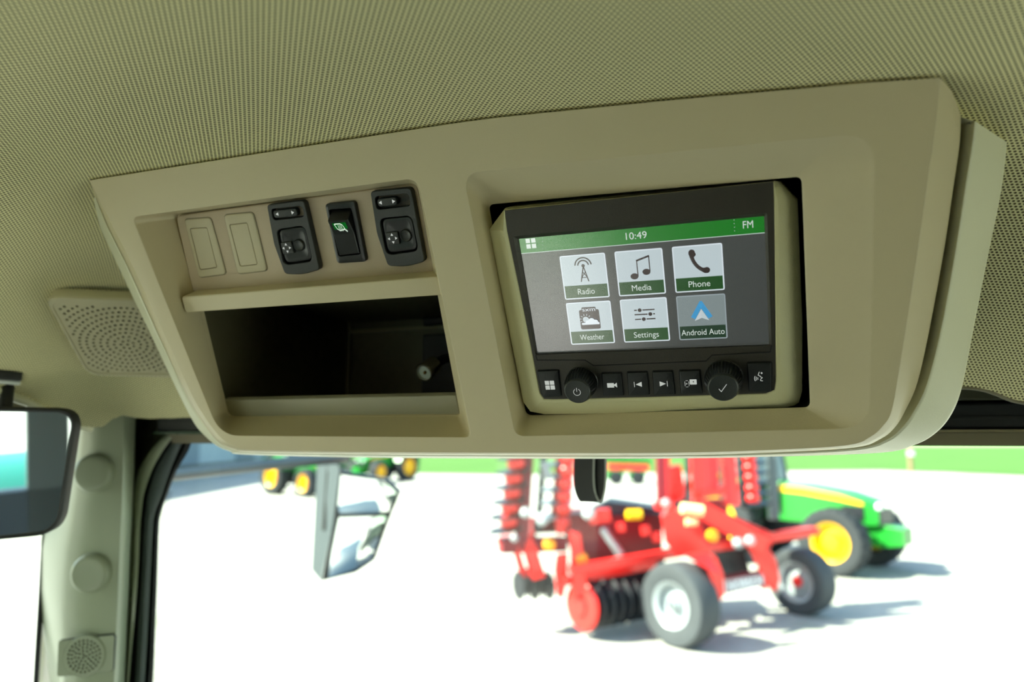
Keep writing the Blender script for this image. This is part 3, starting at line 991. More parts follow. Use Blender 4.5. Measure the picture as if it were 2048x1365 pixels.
# ================================================================== RADIO WITH TOUCHSCREEN
radio = thing('touchscreen_radio', 'beige framed radio with lit touchscreen, two knobs and six buttons', 'radio', mtx=console_mtx((0, 0, W_SCR)))
def lp(px, py, w=0.0): return uv(px, py, W_SCR + w)
BZ = 0.0032
IN = [(1009, 421), (1278, 392), (1547, 363), (1547.8, 380), (1548.5, 410), (1551, 645), (1552, 762), (1549, 781), (1532, 788), (1300, 795), (1105, 799.5), (1088, 799), (1080, 787), (1045, 610), (1014, 462)]
OUT = [(1010, 417), (1278, 388.5), (1548, 360), (1561, 362), (1596, 400), (1605.5, 645), (1605, 785), (1599, 806), (1578, 819.5), (1300, 827), (1088, 829.5), (1060, 824), (1046, 805), (1011, 630), (977, 460)]
li = [lp(x, y, BZ) for x, y in IN]
lo_ = [lp(x, y, -0.006) for x, y in OUT]
q = MB()
q.loft([lift(inset(li, 0.001), BZ - 0.002), lift(li, BZ - 0.0004), lift(mixl(li, lo_, 0.03), BZ), lift(mixl(li, lo_, 0.16), BZ - 0.0002), lift(mixl(li, lo_, 0.90), -0.0045), lift(mixl(li, lo_, 0.98), -0.0058), lift(lo_, -0.0085), lift(inset(lo_, 0.004), -0.05)], cap1=True)
q.build('frame', 'frame', radio, smooth=24)
# dark bezel with the screen opening
sc_out = rounded([lp(1026, 473, BZ), lp(1534, 426, BZ), lp(1543, 692, BZ), lp(1071, 711, BZ)], 0.0012, 4)
sc_in = rounded([lp(1038, 478, 0), lp(1528, 432.5, 0), lp(1538, 689, 0), lp(1074.5, 707, 0)], 0.0006, 4)
li2 = inset(li, 0.0002)
q = MB()
vs_, fs_ = tri_holes(li2, [sc_out]); q.add(lift(vs_, BZ - 0.0002), fs_)
q.loft([lift(li2, BZ - 0.0002), lift(li2, -0.004)])
q.loft([lift(sc_out, BZ - 0.0002), lift(mixl(sc_out, sc_in, 0.15), BZ - 0.0008), lift(mixl(sc_out, sc_in, 0.85), BZ - 0.0020), lift(sc_in, 0.0002), lift(sc_in, -0.002)])
bez = q.build('bezel', 'bezel', radio, smooth=30)
# stepped line under the screen
q = MB()
st = [(1071, 711), (1074, 721), (1170, 721), (1187, 732), (1412, 723), (1424, 711), (1540, 705), (1543, 692)]
stp = [Vector((*lp(x, y, BZ), BZ - 0.0002)) for x, y in st]
for a, b in zip(stp[:-1], stp[1:]):
    q.beam(a, b + (b - a).normalized() * 0.0002, 0.0006, 0.0006)
q.build('step_ridge', 'void', bez, smooth=0)

# --- display
D = {k: glow('display_' + k, c, e, 0.26, 1.0) for k, c, e in [
    ('back', (74, 78, 74), 0.75), ('bar', (16, 120, 22), 0.95), ('line', (215, 232, 225), 0.9), ('edge', (228, 240, 246), 0.95),
    ('panel', (206, 222, 226), 0.85), ('band', (28, 84, 24), 0.75), ('text', (222, 234, 226), 0.9), ('ink', (58, 44, 40), 0.7),
    ('grey', (150, 165, 165), 0.70), ('blue', (66, 160, 214), 0.9), ('pale', (214, 224, 228), 0.85), ('banddark', (24, 62, 34), 0.7), ('greyedge', (172, 186, 190), 0.75)]}
DK = list(D.keys()); DM = [D[k] for k in DK]; DI = {k: i for i, k in enumerate(DK)}
E0 = 0.00012
class Draw:
    def __init__(s, mb, c=(0, 0), k=1.0, w=0.0): s.mb, s.c, s.k, s.w = mb, c, k, w
    def poly(s, pts, col, lvl):
        s.mb.add([(s.c[0] + x * s.k, s.c[1] + y * s.k, s.w + lvl * E0) for x, y in pts], [tuple(range(len(pts)))], col)
    def line(s, p, r, t, col, lvl):
        p, r = Vector(p), Vector(r); d = (r - p).normalized(); n = Vector((-d.y, d.x)) * t / 2
        s.poly([p + n, r + n, r - n, p - n], col, lvl)
    def arc(s, c, r, t, a0, a1, col, lvl, n=16):
        a = [math.radians(a0 + (a1 - a0) * i / n) for i in range(n + 1)]
        for i in range(n):
            s.poly([(c[0] + (r - t / 2) * math.cos(a[i]), c[1] + (r - t / 2) * math.sin(a[i])), (c[0] + (r + t / 2) * math.cos(a[i]), c[1] + (r + t / 2) * math.sin(a[i])),
                    (c[0] + (r + t / 2) * math.cos(a[i + 1]), c[1] + (r + t / 2) * math.sin(a[i + 1])), (c[0] + (r - t / 2) * math.cos(a[i + 1]), c[1] + (r - t / 2) * math.sin(a[i + 1]))], col, lvl)
    def disc(s, c, r, col, lvl, n=20, ry=None): s.poly(circ(c[0], c[1], r, n, ry), col, lvl)
    def text(s, t, c, size, col, lvl, width=None, bold=0.0):
        put_text(s.mb, t, s.c[0] + c[0] * s.k, s.c[1] + c[1] * s.k, s.w + lvl * E0, size, col, bold, width)

q = MB()
scr = inset(sc_in, -0.0004)
q.plate(scr, [], -0.0015, 0.0, DI['back'])
d = Draw(q)
b0, b1 = lp(1040, 479), lp(1527, 434)
h0, h1 = lp(1042, 506), lp(1527.5, 467.5)
xl, xr = min(p[0] for p in sc_in) - 0.0003, max(p[0] for p in sc_in) + 0.0003
yt = max(p[1] for p in sc_in); yb = (h0[1] + h1[1]) / 2
d.poly([(xl, yb), (xr, yb), (xr, yt), (xl, yt)], DI['bar'], 1)
d.poly([(xl, yb - 0.0002), (xr, yb - 0.0002), (xr, yb + 0.0002), (xl, yb + 0.0002)], DI['line'], 2)
c = lp(1272.5, 472); d.text('10:49', c, 0.0066, DI['text'], 2, width=lp(1293.5, 471)[0] - lp(1251.5, 473)[0], bold=0.0)
c = lp(1496, 450); d.text('FM', c, 0.0066, DI['text'], 2, width=lp(1506.5, 449)[0] - lp(1486, 450.5)[0], bold=0.0)
c = lp(1062, 487)
for sx in (-1, 1):
    for sy in (-1, 1):
        d.poly([(c[0] + sx * 0.0019 + x, c[1] + sy * 0.0019 + y) for x, y in ((-.0015, -.0015), (.0015, -.0015), (.0015, .0015), (-.0015, .0015))], DI['text'], 2)
for px_ in ((1085, 476, 497), (1468, 440, 462)):
    for k in range(4):
        yy = px_[1] + (px_[2] - px_[1]) * k / 3
        cc = lp(px_[0] + k * 0.4, yy); d.disc(cc, 0.00022, DI['text'], 2, 8)
screen = q.build('screen', DM, radio, smooth=0)

def tile_geo(corn):
    P = [lp(1020 + x / 3.793, 420 + y / 3.793) for x, y in corn]
    cx = sum(p[0] for p in P) / 4; cy = sum(p[1] for p in P) / 4
    w = ((P[1][0] - P[0][0]) + (P[2][0] - P[3][0])) / 2; h = ((P[0][1] - P[3][1]) + (P[1][1] - P[2][1])) / 2
    return cx, cy, w, h
TILES = {'Radio': [(372, 350), (722, 322), (757, 660), (418, 683)], 'Media': [(790, 315), (1152, 288), (1183, 635), (828, 657)],
         'Phone': [(1225, 282), (1605, 252), (1628, 605), (1258, 630)], 'Weather': [(422, 710), (765, 686), (800, 1005), (465, 1028)],
         'Settings': [(833, 682), (1187, 660), (1218, 990), (870, 1008)], 'Android Auto': [(1260, 655), (1632, 632), (1652, 970), (1290, 990)]}
G = {k: tile_geo(v) for k, v in TILES.items()}
tw = sum(g_[2] for g_ in G.values()) / 6; th = sum(g_[3] for g_ in G.values()) / 6
rows = [['Radio', 'Media', 'Phone'], ['Weather', 'Settings', 'Android Auto']]
colx = [(G[rows[0][i]][0] + G[rows[1][i]][0]) / 2 for i in range(3)]
rowy = [sum(G[k][1] for k in r) / 3 for r in rows]
for ri, r in enumerate(rows):
    for ci, name in enumerate(r):
        q = MB()
        dim = name == 'Android Auto'
        cx, cy = colx[ci], rowy[ri]
        lo_r = lambda w_, h_, r_: rrect(0, 0, w_, h_, r_, 4)
        d = Draw(q, (cx, cy), 1.0, 0.00005)
        d.poly(lo_r(tw, th, 0.0014), DI['greyedge' if dim else 'edge'], 2)
        d.poly(lo_r(tw - 0.0014, th - 0.0014, 0.0008), DI['grey' if dim else 'panel'], 3)
        bh = th * 0.285
        y0 = -th / 2 + 0.0009
        d.poly([(-tw / 2 + 0.0009, y0), (tw / 2 - 0.0009, y0), (tw / 2 - 0.0009, y0 + bh), (-tw / 2 + 0.0009, y0 + bh)], DI['banddark' if dim else 'band'], 4)
        wd = {'Radio': 0.375, 'Media': 0.415, 'Phone': 0.435, 'Weather': 0.55, 'Settings': 0.54, 'Android Auto': 0.89}[name]
        d.text(name, (0, y0 + bh * 0.47), 0.0058, DI['text'], 5, width=wd * tw, bold=0.0)
        s = Draw(q, (cx, cy + th * 0.14), th * 0.5, 0.00005)      # icon space about -0.6 .. 0.6
        K = DI['ink']
        if name == 'Radio':
            s.disc((0, 0.22), 0.075, K, 5)
            s.arc((0, 0.22), 0.235, 0.06, 5, 175, K, 4); s.arc((0, 0.22), 0.36, 0.06, 5, 175, K, 4)
            s.line((0, 0.2), (-0.17, -0.50), 0.05, K, 4); s.line((0, 0.2), (0.17, -0.50), 0.05, K, 4)
            s.line((-0.06, -0.06), (0.12, -0.30), 0.035, K, 4); s.line((0.07, -0.06), (-0.12, -0.30), 0.035, K, 4); s.line((-0.12, -0.31), (0.12, -0.31), 0.035, K, 4)
        elif name == 'Media':
            s.disc((-0.25, -0.42), 0.17, K, 5, 20, 0.135); s.disc((0.27, -0.26), 0.17, K, 5, 20, 0.135)
            s.line((-0.10, -0.42), (-0.10, 0.28), 0.045, K, 4); s.line((0.42, -0.24), (0.42, 0.44), 0.045, K, 4); s.line((-0.12, 0.25), (0.44, 0.43), 0.08, K, 4)
        elif name == 'Phone':
            cpts = [(-0.26, 0.40), (-0.20, 0.12), (-0.08, -0.12), (0.10, -0.30), (0.32, -0.42)]
            wid = [0.10, 0.075, 0.075, 0.08, 0.10]
            sm = catmull([Vector(p) for p in cpts], 5); ww_ = np.interp(np.linspace(0, 4, len(sm)), range(5), wid)
            for i in range(len(sm) - 1):
                a, b = sm[i], sm[i + 1]; dd = (b - a).normalized(); nn = Vector((-dd.y, dd.x))
                s.poly([a + nn * ww_[i], b + nn * ww_[i + 1], b - nn * ww_[i + 1], a - nn * ww_[i]], K, 4)
            s.disc((-0.22, 0.42), 0.13, K, 5); s.disc((-0.17, 0.34), 0.11, K, 6); s.disc((0.34, -0.37), 0.13, K, 5); s.disc((0.26, -0.36), 0.11, K, 6)
        elif name == 'Weather':
            s.poly(rounded([(-0.45, -0.56), (0.45, -0.56), (0.45, 0.36), (-0.45, 0.36)], 0.09), K, 4)
            s.poly(rounded([(-0.32, 0.30), (0.32, 0.30), (0.32, 0.48), (-0.32, 0.48)], 0.06), K, 5)
            s.text('sxm', (0, 0.37), 0.0040, DI['edge'], 6, width=0.58 * th * 0.5, bold=0.0)
            s.disc((-0.18, -0.10), 0.14, DI['panel'], 5)
            for a in range(0, 200, 32):
                aa = math.radians(a + 10); s.line((-0.18 + 0.19 * math.cos(aa), -0.10 + 0.19 * math.sin(aa)), (-0.18 + 0.27 * math.cos(aa), -0.10 + 0.27 * math.sin(aa)), 0.03, DI['panel'], 5)
            s.poly(rounded([(-0.38, -0.34), (0.42, -0.34), (0.42, -0.24), (-0.38, -0.24)], 0.03), DI['edge'], 7)
            s.disc((-0.10, -0.22), 0.10, DI['edge'], 8); s.disc((0.08, -0.18), 0.15, DI['edge'], 9); s.disc((0.26, -0.22), 0.11, DI['edge'], 10)
        elif name == 'Settings':
            for yy, xx in ((0.20, -0.18), (0.0, 0.26), (-0.22, -0.04)):
                s.line((-0.42, yy), (xx - 0.12, yy), 0.055, K, 4); s.line((xx + 0.12, yy), (0.46, yy), 0.055, K, 4); s.disc((xx, yy), 0.085, K, 5)
        else:
            B_ = DI['blue']
            s.line((-0.36, -0.30), (0.03, 0.38), 0.20, B_, 4); s.line((0.36, -0.30), (-0.03, 0.38), 0.20, B_, 4)
            s.poly([(-0.10, 0.33), (0.10, 0.33), (0.05, 0.45), (-0.05, 0.45)], B_, 5)
            s.poly([(-0.30, -0.42), (0, -0.30), (0, 0.10)], DI['pale'], 5); s.poly([(0.30, -0.42), (0, 0.10), (0, -0.30)], DI['panel'], 5)
        o = q.build('app_tile', DM, screen, smooth=0)
        o['label'] = {'Radio': 'radio tile with mast icon', 'Media': 'media tile with music note', 'Phone': 'phone tile with handset', 'Weather': 'weather tile with sun and cloud', 'Settings': 'settings tile with sliders', 'Android Auto': 'greyed tile with blue arrow head'}[name]

# --- buttons
def button(corn, icon, lab):
    w0 = BZ - 0.0006
    P = [lp(x, y, BZ + 0.0012) for x, y in corn]
    c = (sum(p[0] for p in P) / 4, sum(p[1] for p in P) / 4)
    o = rounded(P, 0.0006, 3)
    q = MB()
    q.prism(o, w0 - 0.003, BZ + 0.0014, 0, bevel=0.0005)
    q.prism(inset(o, -0.0006), w0 - 0.003, BZ + 0.0001, 1)
    d = Draw(q, c, 0.001, BZ + 0.0015)
    icon(d)
    b = q.build('button', ['black', 'void', 'white'], radio, smooth=30)
    b['label'] = lab
    return b
def ic_home(d):
    for sx in (-1, 1):
        for sy in (-1, 1):
            d.poly([(sx * 1.85 + x * 1.6, sy * 1.85 - 0.8 + y * 1.6) for x, y in ((-1, -1), (1, -1), (1, 1), (-1, 1))], 2, 1)
def ic_cam(d):
    d.poly([(-3.6, -2.0), (1.2, -2.0), (1.2, 1.4), (-3.6, 1.4)], 2, 1); d.poly([(1.2, -0.6), (3.3, -2.0), (3.3, 1.6), (1.2, 0.2)], 2, 1)
def ic_prev(d):
    d.poly([(2.6, -2.1), (2.6, 1.7), (-1.6, -0.2)], 2, 1); d.line((-2.5, -2.2), (-2.5, 1.8), 0.4, 2, 1)
def ic_next(d):
    d.poly([(-2.6, -2.1), (1.6, -0.2), (-2.6, 1.7)], 2, 1); d.line((2.5, -2.2), (2.5, 1.8), 0.4, 2, 1)
def ic_phone(d):
    d.poly(rounded([(-0.6, -1.4), (4.0, -1.4), (4.0, 2.4), (-0.6, 2.4)], 0.5), 2, 1)
    d.poly([(2.2, 0.1), (2.2, 1.3), (1.2, 0.7)], 0, 2)
    d.poly(rounded([(-3.9, -3.0), (-0.9, -3.0), (-0.9, 1.8), (-3.9, 1.8)], 0.6), 0, 3)
    for a, b in (((-3.7, -2.4), (-3.7, 1.2)), ((-1.1, -2.4), (-1.1, 1.2)), ((-3.2, -2.9), (-1.6, -2.9)), ((-3.2, 1.7), (-1.6, 1.7))): d.line(a, b, 0.3, 2, 4)
    d.poly([(-3.0, -1.2), (-3.0, 0.0), (-1.9, -0.6)], 2, 4)
def ic_voice(d):
    P = [(-0.2, 4.0), (-1.0, 1.6), (0.2, 1.2), (0.2, 0.6), (1.6, 0.0), (0.4, -1.2), (0.4, -2.2), (1.8, -2.4)]
    for a, b in zip(P[:-1], P[1:]): d.line(a, b, 0.42, 2, 1)
    d.disc((1.2, 3.2), 0.6, 2, 1, 12)
    for r in (1.5, 2.5, 3.5): d.arc((0.2, -0.6), r, 0.38, 150, 210, 2, 1, 8)
button([(1075, 743), (1116, 742), (1122, 793), (1086, 795)], ic_home, 'button with four squares symbol')
button([(1203.5, 748), (1242, 747), (1246, 791.5), (1207.5, 792.5)], ic_cam, 'button with camera symbol')
button([(1254.5, 746.4), (1293.5, 745), (1298, 790), (1258.5, 791.6)], ic_prev, 'button with previous track symbol')
button([(1305.5, 744.5), (1344.5, 743.4), (1349.5, 789.4), (1309.5, 790.5)], ic_next, 'button with next track symbol')
button([(1359, 743), (1399.5, 741.8), (1404, 787.5), (1363, 788.8)], ic_phone, 'button with phone mirroring symbol')
button([(1495, 727), (1542.5, 726), (1542.5, 783.4), (1499, 784)], ic_voice, 'button with talking head symbol')

# --- knobs
def knob(cap_px, rcap, rbase, icon, lab):
    H = 0.0165
    c = lp(cap_px[0], cap_px[1], BZ + H)
    q = MB()
    n = 72
    prof = [(rbase + 0.0004, 0.0), (rbase + 0.0004, 0.0012), (rbase, 0.0016)]
    q.lathe((c[0], c[1], BZ - 0.001), (0, 0, 1), prof, n)
    # knurled skirt
    def star(r, h): return [(c[0] + (r - (0.0004 if k % 2 else 0)) * math.cos(2 * PI * k / n), c[1] + (r - (0.0004 if k % 2 else 0)) * math.sin(2 * PI * k / n), BZ + h) for k in range(n)]
    q.loft([star(rbase, 0.0), star(rbase - 0.0002, 0.009), star(rcap + 0.0006, H - 0.0022)], 0, True, True, True)
    kb = q.build('knob', 'switch2', radio, smooth=20)
    kb['label'] = lab
    q = MB()
    q.lathe((c[0], c[1], BZ + H - 0.0024), (0, 0, 1), [(rcap + 0.0004, 0), (rcap + 0.0004, 0.0012), (rcap, 0.0020), (rcap - 0.0006, 0.0024), (rcap - 0.0012, 0.0023)], 48)
    d = Draw(q, c, 0.001, BZ + H - 0.00005)
    icon(d)
    q.build('knob_cap', ['switch', 'void', 'white'], kb, smooth=40)
def ic_power(d):
    d.arc((0, -0.3), 2.4, 0.36, 118, 422, 2, 2, 24); d.line((-0.05, 0.0), (-0.05, 3.0), 0.36, 2, 3)
def ic_check(d):
    d.line((-2.6, -0.6), (-1.1, -2.6), 0.42, 2, 2); d.line((-1.25, -2.6), (2.4, 2.6), 0.42, 2, 2)
knob((1154, 784), 0.0088, 0.0112, ic_power, 'knurled black knob with power symbol')
knob((1446, 776.5), 0.0094, 0.0122, ic_check, 'knurled black knob with check mark')

# ================================================================== SPEAKER GRILLE IN THE HEADLINER
gp = [at_head(x, y) for x, y in [(92, 596), (345, 612), (395, 757), (172, 750)]]
gc = sum(gp, Vector()) / 4
gx = ((gp[1] - gp[0]) + (gp[2] - gp[3])).normalized()
gn = (gp[1] - gp[0]).cross(gp[3] - gp[0]).normalized()
if gn.z > 0: gn = -gn
gy = gn.cross(gx).normalized()
gx = gy.cross(gn).normalized()
GM = Matrix(((gx.x, gy.x, gn.x, gc.x), (gx.y, gy.y, gn.y, gc.y), (gx.z, gy.z, gn.z, gc.z), (0, 0, 0, 1)))
GMI = GM.inverted()
def gl(px, py, off=0.0):
    p = GMI @ at_plane(px, py, gc + gn * off, gn); return (p.x, p.y)
GO = 0.010
sp = thing('speaker_grille', 'beige perforated speaker grille in the headliner beside the console', 'speaker', mtx=GM)
outl = rounded([gl(86, 594, GO), gl(400, 606, GO), gl(440, 760, GO), gl(176, 753, GO)], [0.012, 0.01, 0.01, 0.02], 8)
inl = rounded([gl(101, 606, GO), gl(400, 621, GO), gl(430, 751, GO), gl(179, 748, GO)], [0.008, 0.01, 0.01, 0.018], 8)
holes = []
ctr = gl(255, 692, GO)
keep = inset(inl, 0.003)
def clear(p): return in_poly(p, keep)
ring = 0
sp_ = 0.0062
for r in range(0, 26):
    R_ = r * sp_
    n = max(1, int(2 * PI * R_ / 0.0053))
    for k in range(n):
        a = 2 * PI * (k + 0.5 * (r % 2)) / n
        p = (ctr[0] + R_ * math.cos(a), ctr[1] + R_ * math.sin(a))
        if clear(p) and p[0] < gl(365, 690, GO)[0]:
            holes.append(circ(p[0], p[1], 0.0016, 7))
q = MB(); q.plate(inl, holes, 0.0005 + GO - 0.0035, GO - 0.0015, back=False)
face = q.build('perforated_face', 'grille', sp, smooth=0)
q = MB(); q.loft([lift(inl, GO - 0.0015), lift(mixl(inl, outl, 0.15), GO), lift(mixl(inl, outl, 0.85), GO - 0.0005), lift(outl, GO - 0.003), lift(inset(outl, 0.002), -0.004)])
q.build('rim', 'grille', sp, smooth=40)
q = MB(); q.prism(inset(inl, 0.0005), -0.003, GO - 0.0075); q.build('backing_cloth', 'void', sp)

# ================================================================== WINDSCREEN PILLAR
pl = thing('pillar_trim', 'grey beige plastic trim on the windscreen pillar with round caps', 'pillar trim', at_y(180, 1365, 0.93))
rowsP = [  # y, hidden left edge, left shoulder, left face, right face, right bevel edge
    (816, 140, 157, 171, 246, 272), (860, 138, 152, 168, 247, 270), (940, 120, 142, 162, 246, 268), (1020, 104, 128, 152, 243, 265),
    (1100, 93, 112, 140, 239, 261), (1180, 92, 108, 134, 236, 258), (1260, 98, 110, 131, 232, 254), (1330, 107, 116, 130, 229, 251), (1365, 112, 119, 131, 227, 249), (1460, 118, 124, 134, 222, 243)]
loops = []
for y, h, s0, fL, fR, be in rowsP:
    loops.append([at_y(h - 12, y, 1.02), at_y(h, y, 0.985), at_y(s0, y, 0.955), at_y((s0 + fL) / 2, y, 0.940), at_y(fL, y, 0.932), at_y((fL + fR) / 2, y, 0.926), at_y(fR, y, 0.926), at_y(fR + 4, y, 0.929), at_y(be - 3, y, 0.955), at_y(be, y, 0.968), at_y(be + 1, y, 1.03)])
q = MB(); q.loft(loops, 0, False)
q.add(loops[0], [tuple(range(len(loops[0])))])
q.build('cover', 'pillar', pl, True, smooth=50)
def cap(px, py, r):
    c = at_y(px, py, 0.926); n = (EYE - c); n.z *= 0.3; n = Vector((0.10, -1, 0)).normalized()
    q = MB(); q.lathe(c + n * -0.004, n, [(r, 0), (r, 0.004), (r * 0.97, 0.009), (r * 0.90, 0.0125), (r * 0.80, 0.0145), (r * 0.70, 0.0150), (r * 0.4, 0.0150), (0.001, 0.0150)], 40)
    q.build('bolt_cap', 'pillar', pl, True, smooth=60)
cap(191, 946, 0.0245); cap(185, 1146, 0.0245)
# tweeter plate
tw_n = Vector((0.10, -1, 0.0)).normalized()
tc_ = at_y(174, 1314, 0.921)
tx = Vector((0, 0, 1)).cross(tw_n).normalized(); tx = -tx if tx.x < 0 else tx
ty = tw_n.cross(tx).normalized(); ty = -ty if ty.z < 0 else ty
TM = Matrix(((tx.x, ty.x, tw_n.x, tc_.x), (tx.y, ty.y, tw_n.y, tc_.y), (tx.z, ty.z, tw_n.z, tc_.z), (0, 0, 0, 1)))
TMI = TM.inverted()
def tl_(px, py):
    p = TMI @ at_plane(px, py, tc_, tw_n); return (p.x, p.y)
twt = thing('tweeter_speaker', 'small square tweeter with round perforated grille low on the pillar trim', 'speaker', mtx=TM)
po = rounded([tl_(119, 1282), tl_(230, 1270), tl_(226, 1342), tl_(116, 1353)], 0.003, 5)
rc_ = tl_(172, 1311)
q = MB(); q.plate(po, [circ(rc_[0], rc_[1], 0.0245, 36)], -0.003, 0.0025); q.build('plate', 'pillar', twt, smooth=30)
q = MB(); pg = inset(po, -0.0007); q.plate(pg, [po], -0.003, 0.0004); q.build('joint_gasket', 'rubber', twt, smooth=0)
hs = []
for r in range(0, 7):
    R_ = 0.0022 + r * 0.0040; n = max(3, int(2 * PI * R_ / 0.0046))
    for k in range(n):
        a = 2 * PI * (k + 0.37 * r) / n
        if R_ < 0.0205: hs.append(circ(rc_[0] + R_ * math.cos(a), rc_[1] + R_ * math.sin(a), 0.0016, 7))
q = MB()
disc_o = circ(rc_[0], rc_[1], 0.0218, 36)
q.plate(disc_o, hs, 0.0, 0.0046, back=False)
q.loft([lift(disc_o, 0.0046), lift(circ(rc_[0], rc_[1], 0.0235, 36), 0.0042), lift(circ(rc_[0], rc_[1], 0.0245, 36), 0.0018)])
q.build('grille', 'pillar', twt, smooth=30)
q = MB(); q.lathe((rc_[0], rc_[1], -0.002), (0, 0, 1), [(0.024, 0), (0.024, 0.0006)], 24); q.build('backing', 'void', twt)

q = MB(); q.beam(at_y(120, 800, 1.04), at_y(268, 806, 1.04), 0.05, 0.05)
structure(q.build('gap_shade_box', 'void', smooth=0))  # black box put in for the shade of the gap over the pillar
# windscreen edge: shaded return, beige strip, dark joint, grey frame, black seal, dotted border
ys = [862, 878, 904, 943, 988, 1025, 1060, 1150, 1250, 1365, 1460]
bL = [340, 322, 300, 277, 269, 267, 265, 262, 258, 251, 245]
b0_ = [356, 343, 324, 303, 288, 283, 280, 276, 268, 258, 250]
b1_ = [364, 351, 332, 311, 297, 291, 287, 283, 277, 270, 262]
b2_ = [380, 368, 356, 340, 325, 311, 306, 301, 296, 289, 281]
b3_ = [398, 386, 376, 353, 336, 323, 318, 315, 311, 306, 298]
def ribbon(name, x0, x1, dep, m, bulge=0.0, back=0.02):
    q = MB(); lps = []
    A_ = catmull([Vector((x, y)) for x, y in zip(x0, ys)], 4); B_ = catmull([Vector((x, y)) for x, y in zip(x1, ys)], 4)
    for p, r in zip(A_, B_):
        m1 = p.lerp(r, 0.5)
        lps.append([at_b(p.x, p.y, dep + back), at_b(p.x, p.y, dep), at_b(m1.x, m1.y, dep - bulge), at_b(r.x, r.y, dep), at_b(r.x, r.y, dep + back)])
    q.loft(lps, 0, False)
    return structure(q.build(name, m, smooth=60))
ribbon('trim_5', bL, b0_, 0.765, 'pillar', 0.003)
ribbon('trim_6', b0_, b1_, 0.780, 'rubber', 0.0, 0.015)
ribbon('trim_7', b1_, b2_, 0.772, 'sealgrey', 0.004, 0.025)
ribbon('trim_8', b2_, b3_, 0.782, 'rubber', 0.004, 0.016)
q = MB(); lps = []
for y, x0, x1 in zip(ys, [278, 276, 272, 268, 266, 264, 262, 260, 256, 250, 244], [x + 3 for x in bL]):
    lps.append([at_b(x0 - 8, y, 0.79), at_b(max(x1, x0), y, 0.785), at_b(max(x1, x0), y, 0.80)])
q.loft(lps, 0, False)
structure(q.build('trim_9', 'darkhead', smooth=30))  # pillar return, dark olive standing in for its shadow
q = MB()
for k in range(150):
    y = 985 + k * 3.0
    xe = float(np.interp(y, ys, b3_))
    for r in range(3):
        p = at_b(xe + 1.5 + r * 3.2 + (1.6 if k % 2 else 0), y, BWS - 0.001)
        rr = (0.00085, 0.0007, 0.0005)[r]
        q.add([p + AW * rr * math.cos(j * PI / 3) + Vector((0, 0, 1)) * rr * math.sin(j * PI / 3) for j in range(6)], [(0, 1, 2, 3, 4, 5)])
o = q.build('window_dot_border', 'void', None, smooth=0); o['kind'] = 'structure'
# door glass seal on the far left
q = MB(); q.tube([at_a(92, 1040, -0.93), at_a(88, 1085, -0.93), at_a(82, 1200, -0.93), at_a(72, 1365, -0.93), at_a(66, 1450, -0.93)], 0.0035, 8)
structure(q.build('trim_10', 'rubber', smooth=50))
q = MB(); q.loft([[at_a(x, y, -0.945) for x, y in ((90, 1000), (92, 1100), (86, 1200), (76, 1365), (70, 1450))], [at_a(x, y, -0.945) for x, y in ((150, 1000), (150, 1100), (150, 1200), (150, 1365), (150, 1450))]], 0, False)
structure(q.build('trim_11', 'shell', smooth=50))

# dome lamp at the left edge
dc = at_head(-10, 748)
dm = thing('dome_lamp', 'black rimmed dome lamp in the headliner above the rear view mirror', 'lamp', dc)
q = MB(); q.beam(at_head(-60, 738) + Vector((0, 0, -0.003)), at_head(44, 748) + Vector((0, 0, -0.003)), 0.006, 0.010); q.build('bezel', 'black', dm, True, bevel=0.002)
q = MB(); q.beam(at_head(-60, 748) + Vector((0, 0, -0.005)), at_head(40, 757) + Vector((0, 0, -0.005)), 0.008, 0.005); q.build('lens', 'lamp', dm, True, bevel=0.002)

# ================================================================== INTERIOR MIRROR
md_ = 0.74
mc_ = at_y(55, 950, md_)
mn_ = Vector((0.17, -0.97, -0.10)).normalized()
mx_ = Vector((0, 0, 1)).cross(mn_).normalized(); my_ = mn_.cross(mx_).normalized()
MM = Matrix(((mx_.x, my_.x, mn_.x, mc_.x), (mx_.y, my_.y, mn_.y, mc_.y), (mx_.z, my_.z, mn_.z, mc_.z), (0, 0, 0, 1)))
MMI = MM.inverted()
def ml(px, py):
    p = MMI @ at_plane(px, py, mc_, mn_); return (p.x, p.y)
im = thing('rear_view_mirror', 'black rimmed interior rear view mirror left of the pillar', 'mirror', mtx=MM)
mo = rounded([ml(-190, 812), ml(158, 818), ml(120, 1068), ml(-190, 1098)], [0.015, 0.020, 0.028, 0.02], 10)
q = MB(); mi_ = inset(mo, 0.004)
q.loft([lift(mi_, 0.0), lift(mi_, 0.002), lift(inset(mo, 0.0015), 0.003), lift(mo, 0.001), lift(mo, -0.012), lift(inset(mo, 0.008), -0.02)], cap1=True)
q.build('housing', 'rubber', im, smooth=40)
q = MB(); q.plate(mi_, [], -0.002, 0.0008); q.build('mirror_glass', 'mirror', im, smooth=0)
q = MB(); q.tube([(-0.03, 0.06, -0.016), (-0.035, 0.085, -0.03), (-0.04, 0.10, -0.05)], 0.006, 10); q.build('stalk', 'rubber', im)

